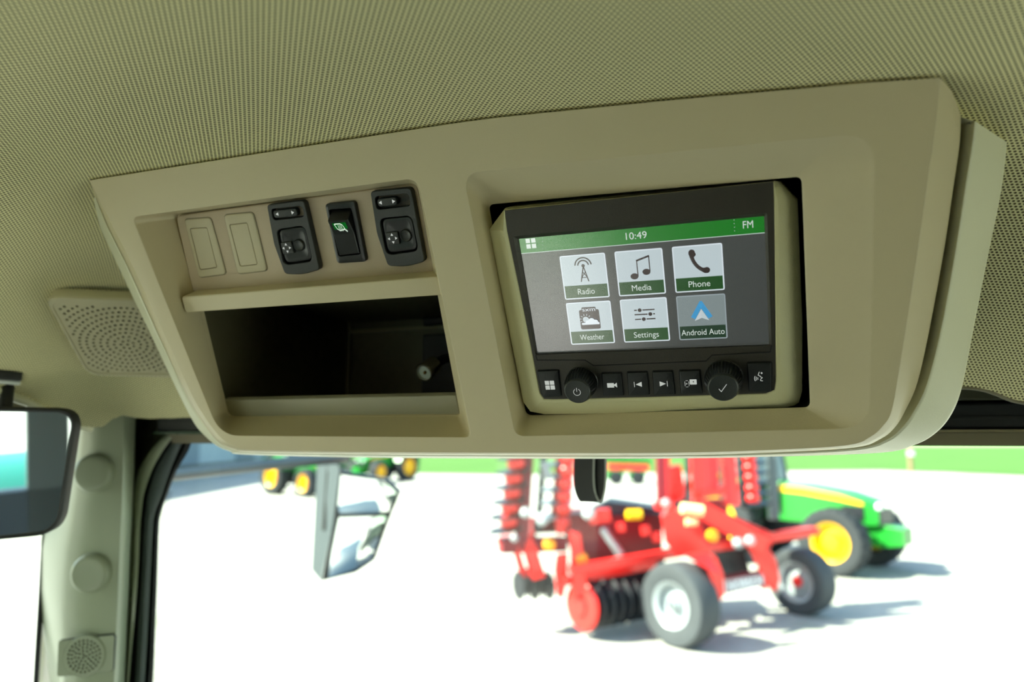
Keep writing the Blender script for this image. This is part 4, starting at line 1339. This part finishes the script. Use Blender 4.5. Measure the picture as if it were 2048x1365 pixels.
# ================================================================== OUT OF VIEW (fenders for the mirrors, seat added for shade)
seat = thing('shade_seat', 'dark seat added behind the camera to shade the console and touchscreen', 'seat', cab(0.2, -0.2, -1.58))  # unseen blocker, widened to keep rear light off the console
def sbox(name, a0, a1, b0, b1, z0, z1, m, par, bev=0.05):
    q = MB(); q.box(cab((a0 + a1) / 2, (b0 + b1) / 2, (z0 + z1) / 2), (a1 - a0, b1 - b0, z1 - z0), 0, cabrot)
    return q.build(name, m, par, True, smooth=0, bevel=bev)
sbox('cushion', -0.30, 0.34, -0.30, 0.16, -0.80, -0.62, 'seat', seat)
sbox('backrest', -0.36, 0.38, -0.44, -0.28, -0.74, -0.02, 'seat', seat)
sbox('headrest', -0.22, 0.26, -0.42, -0.32, -0.04, 0.14, 'seat', seat, 0.03)
sbox('pedestal', -0.16, 0.20, -0.30, 0.06, -1.58, -0.78, 'black', seat, 0.02)
fen = thing('rear_fender', 'green rear fender with sky tint in its colour reflected in the rear view mirror', 'fender', cab(-0.95, -1.6, -2.2))
q = MB()
arc = [(-1.2, -0.85), (-1.25, -0.58), (-1.35, -0.475), (-1.6, -0.45), (-1.8, -0.5), (-1.85, -0.7)]
q.loft([[cab(a_, b, z) for b, z in arc] for a_ in (-1.30, -0.47)], 0, False)
q.loft([[cab(a_, b, z - 0.04) for b, z in arc] for a_ in (-1.30, -0.47)], 0, False)
q.build('fender_skin', 'teal', fen, True, smooth=60)
q = MB(); q.beam(cab(-0.95, -1.0, -1.0), cab(-0.95, -1.34, -0.98), 0.08, 0.08); q.build('bracket', 'black', fen, True, smooth=0)
ff = thing('added_front_fender', 'dark fender added for the blue patch in the lower outside mirror glass', 'fender', cab(-1.6, 1.05, -2.74))  # added out of view, blue-grey standing in for shade in the mirror
q = MB()
arc = [(1.05 + 0.98 * math.cos(math.radians(t)), -1.92 + 1.05 * math.sin(math.radians(t))) for t in range(10, 171, 16)]
q.loft([[cab(a_, b, z) for b, z in arc] for a_ in (-2.02, -1.12)] + [[cab(a_, b, z - 0.04) for b, z in arc] for a_ in (-1.12, -2.02)], 0, False)
q.build('fender_skin', 'navygrey', ff, True, smooth=50)
q = MB(); q.lathe(cab(-1.57, 1.05, -1.96), AW, [(0.42, -0.28), (0.70, -0.30), (0.78, -0.20), (0.78, 0.20), (0.70, 0.30), (0.42, 0.28)], 36, 0, False, False); q.build('tyre', 'tyredark', ff, True)
q = MB(); q.lathe(cab(-1.57, 1.05, -1.96), AW, [(0.43, -0.2), (0.38, -0.08), (0.1, -0.1), (0.02, -0.1)], 30, 0, False, True); q.build('rim', 'yellow', ff, True)

# ================================================================== SUNSHADE PULL STRAP
sb0 = at_b(1170, 905, 0.735)
st_ = thing('pull_strap', 'black looped pull strap hanging below the console', 'strap', sb0)
q = MB()
near = [(1188, 880), (1187.5, 918), (1187, 955), (1189, 980), (1194, 996), (1201, 1004), (1207, 990), (1210.5, 965), (1211, 920), (1211, 880)]
A_ = [at_b(x, y, 0.735) for x, y in near]
off = at_b(1150, 930, 0.742) - at_b(1188, 930, 0.735)
A_ = catmull(A_, 5)
lps = []
def thick(i):
    t_ = (A_[min(i + 1, len(A_) - 1)] - A_[max(i - 1, 0)]).normalized()
    return t_.cross(off.normalized()).normalized() * 0.0011
for i, p in enumerate(A_):
    n_ = thick(i)
    lps.append([p + n_, p + off + n_, p + off - n_, p - n_])
q.loft(lps, 0, True)
q.build('webbing', 'webbing', st_, True, smooth=60)
q = MB(); q.tube(A_, 0.0013, 6); q.build('edge_piping', 'webedge', st_, True)

# ================================================================== OUTSIDE: shed, mirrors, machines
def GP(px, py, y): return at_y(px, py, y)
shed = thing('metal_shed', 'long grey metal shed in shade beyond the windscreen pillar', 'shed', (-32, 55, 0))
q = MB(); q.box((-32, 55, 4.2), (16, 76, 8.4)); q.build('wall', 'shed', shed, True, smooth=0)
q = MB(); q.loft([[(-23.4, 16, 8.3), (-32, 16, 10.6), (-40.6, 16, 8.3), (-32, 16, 10.3)], [(-23.4, 94, 8.3), (-32, 94, 10.6), (-40.6, 94, 8.3), (-32, 94, 10.3)]], cap0=True, cap1=True); q.build('roof', 'shedroof', shed, True, smooth=0)
for k in range(5):
    y = 30 + k * 12
    q = MB(); q.box((-23.97, y, 2.0), (0.12, 4.2, 4.0)); q.build('door', 'shedroof', shed, True, smooth=0)
q = MB(); q.box((-23.95, 55, 0.35), (0.12, 76, 0.7)); q.build('plinth', 'navy', shed, True, smooth=0)

# ------------------------------------------------------------------ outside mirror on its arm
MY = 2.25
om = thing('side_mirror', 'charcoal outside mirror with two glasses on a long arm', 'mirror', GP(700, 1160, MY))
edge_px = [(679, 944), (772, 959), (800, 985), (777, 1040), (748, 1122), (712, 1146), (643, 1163), (666, 1048)]
def mdep(x, y): return MY - (x - 720) * 0.00016 + (y - 1040) * 0.00034
front = [GP(x, y, mdep(x, y)) for x, y in edge_px]
q = MB()
# shell: deep side on the left, glass face on the right
fpl = [GP(679, 926, mdep(679, 926)), GP(679, 944, mdep(679, 944)), GP(666, 1048, mdep(666, 1048)), GP(642, 1164, mdep(642, 1164))]
bpl = [GP(634, 929, MY + 0.10), GP(633, 950, MY + 0.10), GP(628, 1050, MY + 0.10), GP(623, 1140, MY + 0.10)]
q.loft([fpl, bpl], 0, False)
q.loft([front, [p + Vector((-0.006, 0.07, 0)) for p in front]], 0, True, False, True)
q.build('shell', 'mhouse', om, True, smooth=30)
def face_poly(name, px, m, lift_=0.0, bulge=0.0):
    P = [GP(x, y, mdep(x, y) - lift_) for x, y in px]
    c = sum(P, Vector()) / len(P)
    q = MB()
    n = (P[1] - P[0]).cross(P[2] - P[0]).normalized()
    if n.dot(EYE - c) < 0: n = -n
    lps = []
    for k in (1.0, 0.8, 0.6, 0.4, 0.2, 0.02):
        lps.append([c + (p - c) * k + n * bulge * (1 - k * k) for p in P])
    q.loft([[p - n * 0.004 for p in P]] + lps, 0, True, True, True)
    return q.build(name, m, om, True, smooth=60 if bulge else 20)
face_poly('bezel', edge_px, 'rubber', 0.001)
face_poly('upper_glass', [(682, 951), (768, 963), (795, 988), (779, 1023), (740, 1026), (679, 1027), (676, 1010)], 'mirror', 0.008, 0.006)
face_poly('lower_glass', [(678, 1036), (772, 1033), (755, 1085), (742, 1120), (708, 1140), (657, 1157), (664, 1105)], 'mirror', 0.008, 0.014)
q = MB(); q.tube([GP(262, 961, 1.02), GP(300, 957, 1.15), GP(520, 932, 1.75), GP(690, 914, 2.28)], [0.008, 0.009, 0.013, 0.020], 10); q.build('arm', 'navy', om, True)
q = MB(); q.tube([GP(668, 905, 2.28), GP(664, 935, 2.30), GP(655, 1060, 2.31)], 0.018, 10); q.build('bracket', 'rubber', om, True)

# ------------------------------------------------------------------ wheels and tractors
def tyre_prof(R, w, rim):
    return [(rim, -w * 0.40), (rim + (R - rim) * 0.45, -w * 0.5), (R - 0.05 * R, -w * 0.47), (R, -w * 0.36), (R * 1.005, 0), (R, w * 0.36), (R - 0.05 * R, w * 0.47), (rim + (R - rim) * 0.45, w * 0.5), (rim, w * 0.40)]
def wheel(name, parent, c, axis, R, w, rim, tm, rm, hubm, lugs=0, label=None):
    q = MB(); c = Vector(c); ax = Vector(axis).normalized()
    q.lathe(c, ax, tyre_prof(R, w, rim), 40, 0, False, False)
    Rf = frame(ax)
    for k in range(lugs):
        for s in (-1, 1):
            a = 2 * PI * (k + (0.25 if s > 0 else -0.25)) / lugs
            rad = Rf @ Vector((0, math.cos(a), math.sin(a))); tan = Rf @ Vector((0, -math.sin(a), math.cos(a)))
            q.beam(c + rad * R * 1.0 + ax * s * 0.02, c + rad * R * 0.985 + ax * s * w * 0.46 + tan * 0.10 * R * -1, 0.05 * R, 0.07 * R, 0, rad)
    o = q.build(name, tm, parent, True, smooth=40)
    if label: o['label'] = label
    q = MB(); q.lathe(c, ax, [(rim * 1.03, -w * 0.42), (rim * 1.06, -w * 0.44), (rim * 0.9, -w * 0.36), (rim * 0.86, -w * 0.10), (rim * 0.45, -w * 0.16), (rim * 0.40, -w * 0.24), (0.02, -w * 0.24)], 32, 0, False, True)
    q.lathe(c, ax, [(rim * 1.03, w * 0.42), (rim * 1.06, w * 0.44), (rim * 0.9, w * 0.36), (rim * 0.86, 0), (0.02, 0)], 32, 0, False, True)
    r_ = q.build('rim', rm, o, True, smooth=40)
    q = MB(); q.lathe(c - ax * w * 0.22, -ax, [(rim * 0.30, 0), (rim * 0.28, w * 0.12), (rim * 0.16, w * 0.16), (0.01, w * 0.16)], 20); q.build('hub', hubm, o, True)
    for k in range(8):
        a = 2 * PI * k / 8; rad = Rf @ Vector((0, math.cos(a), math.sin(a)))
        if lugs == 0 or R > 0.6: break
    return o

def tractor(label, pos, heading, seedlabel=None):
    """heading: angle of the forward axis from world +X; parts built about the rear axle's ground point"""
    m = Matrix.Translation(Vector(pos)) @ Matrix.Rotation(heading, 4, 'Z')
    t = thing('farm_tractor', label, 'tractor', mtx=m, group='green farm tractors on the gravel')
    def B(name, mb, mats, par=None, **k):
        return mb.build(name, mats, par or t, False, **k)
    # wheels, local coordinates (world=False): lathe straight in local space
    def w_(nm, x, y, R, w, rim):
        q = MB(); ax = Vector((0, 1 if y < 0 else -1, 0)); c = Vector((x, y, R))
        q.lathe(c, ax, tyre_prof(R, w, rim), 36, 0, False, False)
        for k in range(22):
            for s in (-1, 1):
                a = 2 * PI * (k + (0.25 if s > 0 else -0.25)) / 22
                rad = Vector((math.cos(a), 0, math.sin(a))); tan = Vector((-math.sin(a), 0, math.cos(a)))
                q.beam(c + rad * R + ax * s * 0.02, c + rad * R * 0.98 + ax * s * w * 0.46 - tan * 0.1 * R, 0.045 * R, 0.07 * R, 0, rad)
        o = B(nm, q, 'tyredark', smooth=40)
        q = MB(); q.lathe(c, ax, [(rim * 1.02, -w * 0.40), (rim * 1.05, -w * 0.44), (rim * 0.9, -w * 0.34), (rim * 0.85, -w * 0.05), (rim * 0.5, -w * 0.12), (rim * 0.42, -w * 0.28), (0.02, -w * 0.30)], 32, 0, False, True)
        B('rim', q, 'yellow', o, smooth=40)
        return o
    w_('front_wheel', 2.55, -0.92, 0.66, 0.46, 0.38); w_('front_wheel', 2.55, 0.92, 0.66, 0.46, 0.38)
    w_('rear_wheel', 0.0, -0.95, 0.90, 0.54, 0.50); w_('rear_wheel', 0.0, 0.95, 0.90, 0.54, 0.50)
    # bonnet
    def sec(x, hw, z0, z1, r=0.10): return [(x, -hw, z0), (x, -hw, z1 - r), (x, -hw + r * 0.7, z1), (x, hw - r * 0.7, z1), (x, hw, z1 - r), (x, hw, z0)]
    q = MB(); q.loft([sec(0.85, 0.46, 0.95, 1.78), sec(1.6, 0.45, 0.95, 1.74), sec(2.5, 0.43, 1.0, 1.62), sec(3.05, 0.40, 0.98, 1.46), sec(3.22, 0.36, 1.0, 1.30)], 0, True, True, True)
    B('bonnet', q, 'green', smooth=30)
    for s in (-1, 1):
        q = MB(); q.loft([[(0.95, s * 0.465, 1.58), (0.95, s * 0.468, 1.70)], [(1.7, s * 0.458, 1.54), (1.7, s * 0.461, 1.66)], [(2.5, s * 0.438, 1.44), (2.5, s * 0.440, 1.55)], [(2.95, s * 0.412, 1.36), (2.95, s * 0.415, 1.42)]], 0, False)
        q.loft([[(0.95, s * 0.455, 1.58), (0.95, s * 0.458, 1.70)], [(2.95, s * 0.402, 1.36), (2.95, s * 0.405, 1.42)]], 0, False)
        B('side_stripe', q, 'yellow', smooth=0)
        q = MB(); q.box((2.75, s * 0.425, 1.22), (0.42, 0.03, 0.26)); B('side_vent', q, 'blacksteel', smooth=0)
        q = MB(); q.tube([(3.16, s * 0.24, 1.34), (3.24, s * 0.24, 1.33)], 0.09, 14); B('headlamp', q, 'lamp')
    q = MB(); q.box((3.21, 0, 1.14), (0.05, 0.66, 0.34)); B('grille', q, 'blacksteel', bevel=0.02)
    q = MB(); q.loft([sec(1.9, 0.28, 0.55, 1.0, 0.02), sec(3.2, 0.26, 0.55, 1.0, 0.02), sec(3.62, 0.24, 0.62, 0.94, 0.02)], 0, True, True, True); B('front_chassis', q, 'green', smooth=20)
    q = MB(); q.box((0.8, 0, 0.75), (2.4, 0.5, 0.55)); B('gearbox', q, 'blacksteel', bevel=0.04)
    q = MB(); q.tube([(2.55, -0.75, 0.66), (2.55, 0.75, 0.66)], 0.10, 12); B('axle', q, 'green')
    q = MB(); q.tube([(0, -0.75, 0.9), (0, 0.75, 0.9)], 0.14, 12); B('axle', q, 'green')
    # cab
    for s in (-1, 1):
        for x0, x1 in ((0.85, 0.62), (-0.1, -0.15), (-0.85, -0.70)):
            q = MB(); q.beam((x0, s * 0.72, 1.15), (x1, s * 0.70, 2.62), 0.08, 0.08); B('cab_post', q, 'blacksteel', smooth=0)
        q = MB(); q.add([(0.84, s * 0.73, 1.2), (-0.84, s * 0.73, 1.2), (-0.70, s * 0.71, 2.6), (0.62, s * 0.71, 2.6)], [(0, 1, 2, 3)]); q.add([(0.84, s * 0.72, 1.2), (-0.84, s * 0.72, 1.2), (-0.70, s * 0.70, 2.6), (0.62, s * 0.70, 2.6)], [(0, 1, 2, 3)]); B('side_glass', q, 'cabglass_dark', smooth=0)
        q = MB(); q.loft([[(x, s * y, z) for x, z in ((-1.05, 1.15), (-0.75, 1.72), (0.0, 1.92), (0.7, 1.70), (0.95, 1.25))] for y in (0.68, 1.20)], 0, False)
        q.loft([[(x, s * y, z) for x, z in ((-1.0, 1.12), (-0.72, 1.67), (0.0, 1.87), (0.68, 1.66), (0.92, 1.22))] for y in (0.68, 1.20)], 0, False); B('fender', q, 'green', smooth=30)
    q = MB(); q.add([(0.86, -0.70, 1.2), (0.86, 0.70, 1.2), (0.64, 0.68, 2.6), (0.64, -0.68, 2.6)], [(0, 1, 2, 3)]); B('front_glass', q, 'cabglass_dark', smooth=0)
    q = MB(); q.box((-0.05, 0, 2.72), (1.75, 1.55, 0.22)); B('cab_roof', q, 'green', bevel=0.06)
    q = MB(); q.box((-0.05, 0, 1.1), (1.7, 1.4, 0.25)); B('cab_base', q, 'blacksteel')
    q = MB(); q.tube([(1.15, -0.55, 1.2), (1.15, -0.55, 2.5), (1.2, -0.55, 2.62)], 0.05, 10); B('exhaust', q, 'blacksteel')
    q = MB(); q.box((0.75, -0.75, 0.62), (0.5, 0.28, 0.06)); q.box((0.75, -0.75, 0.36), (0.5, 0.28, 0.06)); B('step', q, 'blacksteel')
    return t
p1 = on_ground(1672, 1152)
hd = math.radians(-48)
fwd = Vector((math.cos(hd), math.sin(hd), 0)); rgt = Vector((math.sin(hd), -math.cos(hd), 0))
base1 = Vector((p1.x, p1.y, 0)) - fwd * 2.55 - rgt * 0.92
tractor('green tractor with yellow wheels parked behind the red implement', base1, hd)
p2 = on_ground(548, 990)
hd2 = math.radians(-40)
f2 = Vector((math.cos(hd2), math.sin(hd2), 0)); r2 = Vector((math.sin(hd2), -math.cos(hd2), 0))
tractor('distant green tractor partly hidden by the outside mirror arm', Vector((p2.x, p2.y, 0)) - r2 * 0.95, hd2)
p3 = on_ground(790, 962)
hd3 = math.radians(238)
f3 = Vector((math.cos(hd3), math.sin(hd3), 0)); r3 = Vector((math.sin(hd3), -math.cos(hd3), 0))
tractor('distant green tractor showing just above the outside mirror glass', Vector((p3.x, p3.y, 0)), hd3)

# ------------------------------------------------------------------ red folding cultivator
AX = Vector((0.80, 0.60, 0))       # along the axle
TR = Vector((0.60, -0.80, 0))      # direction of travel
wp1 = on_ground(1362, 1292); wp2 = on_ground(1606, 1228)
rc = thing('folding_cultivator', 'red folding disc cultivator with two grey transport wheels', 'cultivator', (wp1 + wp2) / 2)
def part(name, m, mb, **k): return mb.build(name, m, rc, True, **k)
wheel('transport_wheel', rc, wp1 + Vector((0, 0, 0.54)), AX, 0.54, 0.42, 0.29, 'tyre', 'rimwhite', 'steel', 0, 'grey transport tyre with silver rim')
wheel('transport_wheel', rc, wp2 + Vector((0, 0, 0.50)), AX, 0.50, 0.42, 0.29, 'tyre', 'rimwhite', 'red', 0, 'grey transport tyre with red hub')
def bar(name, p, r, w, h, m='red'):
    q = MB(); q.beam(GP(*p), GP(*r), w, h); return part(name, m, q, bevel=0.01, smooth=0)
def pipe(name, pts, r, m='red'):
    q = MB(); q.tube([GP(*p) for p in pts], r, 10); return part(name, m, q)
def slab(name, px, Y, depth, m='red', bev=0.01):
    """thick plate: outline set out at distance Y (one per corner or one for all), extended back by depth along the travel line"""
    Ys = Y if isinstance(Y, (list, tuple)) else [Y] * len(px)
    P = [GP(x, y, yy) for (x, y), yy in zip(px, Ys)]
    q = MB(); q.loft([P, [p + Vector((0.2, 1, 0)).normalized() * depth for p in P]], 0, True, True, True)
    return part(name, m, q, bevel=bev, smooth=0)
# long side rail and cross members
bar('side_rail', (1140, 1141, 10.1), (1330, 1109, 10.6), 0.11, 0.12)
bar('side_rail', (1325, 1110, 10.6), (1628, 1062, 11.9), 0.13, 0.13)
bar('rear_rail', (1128, 1163, 10.3), (1310, 1128, 11.0), 0.10, 0.12)
bar('cross_beam', (1000, 1092, 10.6), (1130, 1088, 10.9), 0.22, 0.20, 'darkred')
bar('cross_beam', (1060, 1052, 11.2), (1330, 1040, 11.8), 0.24, 0.22, 'darkred')
# tank body with dark panels
slab('hopper_panel', [(1115, 1030), (1325, 1020), (1325, 1112), (1150, 1128)], [10.9, 11.6, 11.6, 10.9], 1.0, 'darkred')
slab('hopper_panel', [(1170, 1135), (1330, 1112), (1325, 1190), (1190, 1190)], [11.0, 11.4, 11.4, 11.0], 0.6, 'blacksteel')
slab('hopper_lid', [(1215, 1003), (1330, 1020), (1330, 1030), (1150, 1034)], [11.2, 11.5, 11.4, 11.0], 0.8, 'blacksteel')
slab('hitch_block', [(1195, 1018), (1218, 1020), (1222, 1045), (1180, 1050), (1178, 1030)], 10.7, 0.25, 'red')
bar('hydraulic_ram', (1205, 1058, 10.7), (1243, 1112, 10.5), 0.09, 0.09, 'steel')
for x, y in ((1120, 1060), (1152, 1075), (1240, 1055), (1290, 1062), (1312, 1075)):
    q = MB(); q.beam(GP(x, y - 9, 10.75), GP(x + 2, y + 9, 10.75), 0.12, 0.10); part('bracket', 'red', q, smooth=0, bevel=0.01)
# centre chassis: bright plates by the near wheel
slab('chassis_plate', [(1322, 1035), (1345, 1020), (1395, 1036), (1412, 1075), (1418, 1108), (1352, 1112), (1330, 1085)], 10.6, 0.5)
slab('wheel_arm', [(1368, 1112), (1412, 1105), (1434, 1118), (1447, 1150), (1449, 1192), (1440, 1204), (1432, 1180), (1415, 1140), (1385, 1122)], [9.8, 9.9, 9.9, 9.9, 9.9, 9.9, 9.8, 9.8, 9.8], 0.14)
slab('wheel_arm', [(1495, 1095), (1530, 1088), (1552, 1120), (1560, 1160), (1553, 1184), (1538, 1178), (1520, 1140)], 10.9, 0.16)
slab('wheel_arm', [(1510, 1100), (1522, 1098), (1536, 1180), (1522, 1180)], 11.3, 0.1)
bar('drawbar', (1388, 1012, 11.0), (1530, 1092, 10.9), 0.20, 0.26)
bar('drawbar', (1440, 1035, 11.4), (1545, 1082, 11.2), 0.16, 0.20)
slab('gear_housing', [(1425, 1105), (1488, 1098), (1502, 1150), (1440, 1155)], 11.4, 0.4, 'blacksteel')
q = MB(); q.tube([GP(1628, 1056, 11.9), GP(1628, 1066, 11.9)], 0.09, 14); part('rail_end', 'red', q)
slab('frame_panel', [(1376, 1002), (1456, 998), (1458, 1080), (1388, 1092)], 11.9, 0.2, 'darkred')
# sign board with the maker's lettering
sg = [(1450, 1163), (1527, 1149), (1529, 1172), (1452, 1189)]
sP = [GP(*sg[0], 10.35), GP(*sg[1], 10.9), GP(*sg[2], 10.9), GP(*sg[3], 10.35)]
q = MB(); nrm = (sP[1] - sP[0]).cross(sP[3] - sP[0]).normalized(); nrm = nrm if nrm.y < 0 else -nrm
q.loft([sP, [p - nrm * 0.03 for p in sP]], 0, True, True, True)
vs_, fs_, wd_, mid_ = text_geo('HORSCH', 0.035)
ex = (sP[1] - sP[0]); ey = (sP[0] - sP[3]); cc = sum(sP, Vector()) / 4
q.add([cc + ex * ((x - mid_) / wd_ * 0.90) + ey * (y * 0.95) + nrm * 0.008 for x, y in vs_], fs_, 1)
part('sign_board', ['signgrey', 'signwhite'], q, smooth=0)
slab('sign_beam', [(1448, 1155), (1530, 1141), (1531, 1149), (1449, 1164)], 10.95, 0.12, 'darkred')
# masts
for x0, x1, yb, m_, w_ in ((1318, 1322, 1012, 'darkred', 0.12), (1331, 1333, 1018, 'red', 0.10), (1386, 1396, 1010, 'red', 0.14), (1404, 1412, 985, 'red', 0.16), (1420, 1428, 990, 'red', 0.13), (1448, 1462, 1012, 'red', 0.20)):
    bar('mast', (x0, 845, 11.3), (x1, yb, 11.1), w_, w_, m_)
bar('mast_tie', (1395, 990, 11.0), (1450, 980, 11.1), 0.14, 0.12)
bar('mast_tie', (1310, 1012, 10.9), (1345, 1008, 10.9), 0.16, 0.12)
slab('valve_block', [(1330, 935), (1362, 930), (1368, 965), (1372, 1000), (1345, 1008), (1322, 985)], 11.2, 0.3, 'red', 0.02)
pipe('hose', [(1372, 860, 11.0), (1376, 940, 10.9), (1372, 1000, 10.9), (1345, 1012, 10.9)], 0.04, 'blacksteel')
pipe('hose', [(1340, 1010, 10.9), (1368, 1014, 10.8), (1400, 1025, 10.8)], 0.035, 'blacksteel')
q = MB(); q.lathe(GP(1384, 1020, 10.6), (1, 0.1, -0.15), [(0.02, -0.16), (0.075, -0.15), (0.08, 0.15), (0.02, 0.16)], 16); part('fluid_bottle', 'cream', q)
q = MB(); q.lathe(GP(1268, 1030, 10.6), (1, 0.1, 0), [(0.02, -0.12), (0.07, -0.10), (0.07, 0.10), (0.02, 0.12)], 16); part('fluid_bottle', 'yellow', q)
q = MB(); q.lathe(GP(1382, 1045, 10.6), (1, 0.1, 0), [(0.02, -0.08), (0.05, -0.08), (0.05, 0.08), (0.02, 0.08)], 16); part('fluid_bottle', 'cream', q)
for x, y in ((1098, 1090), (1162, 1118), (1424, 1072)):
    q = MB(); q.lathe(GP(x, y, 10.3), (0.1, -1, 0), [(0.085, 0), (0.085, 0.03), (0.06, 0.05)], 18); part('reflector', 'amber', q)
for x, y, r in ((1178, 1028, 0.09), (1030, 1078, 0.05), (1500, 1083, 0.07), (1476, 1088, 0.07), (1052, 1027, 0.07), (1332, 1008, 0.06), (1085, 1040, 0.09)):
    q = MB(); q.lathe(GP(x, y, 10.2), (-0.4, -1, 0.5), [(r, 0), (r, 0.04), (r * 0.5, 0.08)], 18); part('pale_disc', 'rimwhite', q, smooth=50)  # pale discs tilted up and towards the eye
# front packer roller with its red end plate
rp = GP(1164, 1213, 10.35)
re = rp + AX * 2.6
q = MB(); q.lathe(rp, -AX, [(0.31, -0.02), (0.33, 0.0), (0.30, 0.03), (0.14, 0.04), (0.12, 0.08), (0.01, 0.08)], 32); part('roller_plate', 'red', q, smooth=30)
for k in range(14):
    q = MB(); c0 = rp + AX * (0.14 + k * 0.18)
    q.lathe(c0, AX, [(0.26, -0.05), (0.33, -0.02), (0.33, 0.02), (0.26, 0.05)], 28); part('roller_ring', 'blacksteel', q)
q = MB(); q.tube([rp, re], 0.09, 14); part('roller_shaft', 'steel', q)
slab('roller_arm', [(1140, 1062), (1160, 1072), (1168, 1130), (1176, 1190), (1150, 1196), (1140, 1130)], 10.25, 0.08)
slab('roller_arm', [(1112, 1110), (1134, 1108), (1135, 1160), (1125, 1200), (1113, 1192), (1108, 1140)], 10.5, 0.10)
# tine and disc cluster under the left end
for k, (x, y) in enumerate(((1030, 1105), (1052, 1110), (1066, 1106))):
    bar('tine_arm', (x, y - 12, 10.6), (x + 18, y + 50, 10.6), 0.10, 0.07)
def notched(c, ax, R, m, name='disc', n=12, th=0.02):
    Rf = frame(ax); c = Vector(c)
    P = []
    for k in range(n * 2):
        a = PI * k / n; r = R if k % 2 else R * 0.80
        P.append(c + Rf @ Vector((0, r * math.cos(a), r * math.sin(a))))
    ax = Vector(ax).normalized()
    q = MB(); q.loft([P, [p + ax * th for p in P]], 0, True, True, True); part(name, m, q, smooth=0)
for k in range(5):
    notched(GP(1036 + k * 15, 1172 - (k % 2) * 8, 10.6 + 0.1 * k), (0.9, 0.45, 0), 0.21, 'blacksteel')
# folded wing, left: upright beam with discs and red hubs
bar('wing_beam', (1058, 840, 10.9), (1043, 1085, 10.7), 0.20, 0.22, 'darkred')
bar('wing_beam', (1092, 840, 11.3), (1076, 1065, 11.1), 0.10, 0.12, 'blacksteel')
bar('wing_beam', (1128, 840, 11.5), (1108, 1055, 11.3), 0.14, 0.14, 'red')
slab('wing_foot', [(992, 1078), (1060, 1072), (1072, 1095), (1040, 1104), (1000, 1104)], 10.6, 0.4)
for k, (x, y) in enumerate(((1037, 868), (1034, 898), (1031.5, 927), (1026, 957), (1023, 986), (1019, 1016), (1017, 1044))):
    q = MB(); q.lathe(GP(x, y, 10.6), (0.05, 0, -1), [(0.04, -0.10), (0.11, -0.08), (0.13, 0), (0.11, 0.08), (0.04, 0.10)], 16); part('disc_hub', 'red', q, smooth=60)
    notched(GP(x - 6, y + 15, 10.6), (0.12, 0.1, -1), 0.26, 'blacksteel')
for k, y in enumerate((880, 904, 929, 953, 979, 1005, 1033)):
    x = 1122 - k * 2.2
    q = MB(); q.lathe(GP(x, y, 11.2), (0.05, 0, -1), [(0.24, -0.03), (0.27, 0), (0.24, 0.03)], 26); part('packer_ring', 'steel', q)
    q = MB(); q.lathe(GP(x + 16, y + 13, 10.9), (0.05, 0, -1), [(0.03, -0.09), (0.10, -0.07), (0.12, 0), (0.10, 0.07), (0.03, 0.09)], 16); part('packer_hub', 'red', q, smooth=60)
q = MB(); q.tube([GP(1085, 925, 10.9), GP(1098, 955, 10.9)], 0.06, 12); part('lamp_tube', 'rimwhite', q)
# folded wing, right
bar('wing_beam', (1478, 840, 12.2), (1490, 1020, 12.0), 0.10, 0.10, 'blacksteel')
bar('wing_beam', (1540, 840, 12.4), (1548, 1040, 12.2), 0.14, 0.16, 'sealgrey')
for k, y in enumerate((876, 896, 916, 935.5, 956, 977, 997)):
    x = 1494 + k * 2.0
    q = MB(); q.lathe(GP(x, y, 11.8), (0.05, 0, -1), [(0.03, -0.08), (0.09, -0.06), (0.11, 0), (0.09, 0.06), (0.03, 0.08)], 16); part('disc_hub', 'red', q, smooth=60)
    notched(GP(x + 4, y + 10, 12.0), (0.12, 0.1, -1), 0.27, 'blacksteel')

# ------------------------------------------------------------------ green and red implement far behind
fi = thing('distant_implement', 'distant red and green implement seen behind the hanging strap', 'implement', on_ground(1250, 962))
q = MB(); q.beam(GP(1200, 916, 44), GP(1300, 926, 44), 0.6, 0.5); q.build('boom', 'green', fi, True, smooth=0)
q = MB(); q.beam(GP(1215, 934, 43.5), GP(1296, 936, 43.5), 0.5, 0.35); q.build('toolbar', 'red', fi, True, smooth=0)
for x in (1222, 1245, 1268, 1288):
    q = MB(); q.beam(GP(x, 934, 43.4), GP(x - 6, 960, 43.4), 0.35, 0.3); q.build('row_unit', 'green', fi, True, smooth=0)
for x in (1232, 1276):
    q = MB(); q.lathe((lambda g_: Vector((g_.x, g_.y, 0.4)))(GP(x, 953, 43.2)), (0, -1, 0), [(0.15, -0.15), (0.4, -0.12), (0.4, 0.12), (0.15, 0.15)], 18); q.build('wheel', 'tyredark', fi, True)
# field posts
for i_, (x, lab) in enumerate(((1822, 'weathered wooden post standing at the edge of the far grass'),)):
    b = on_ground(x, 946)
    t = thing('field_post', lab, 'post', b)
    q = MB(); q.lathe(b, (0.02, 0, 1), [(0.16, 0), (0.15, 1.9), (0.10, 2.0)], 10); q.build('shaft', 'wood', t, True)
    q = MB(); q.box(b + Vector((0, -0.15, 1.5)), (0.5, 0.06, 0.35)); q.build('marker_plate', 'signwhite', t, True, smooth=0)
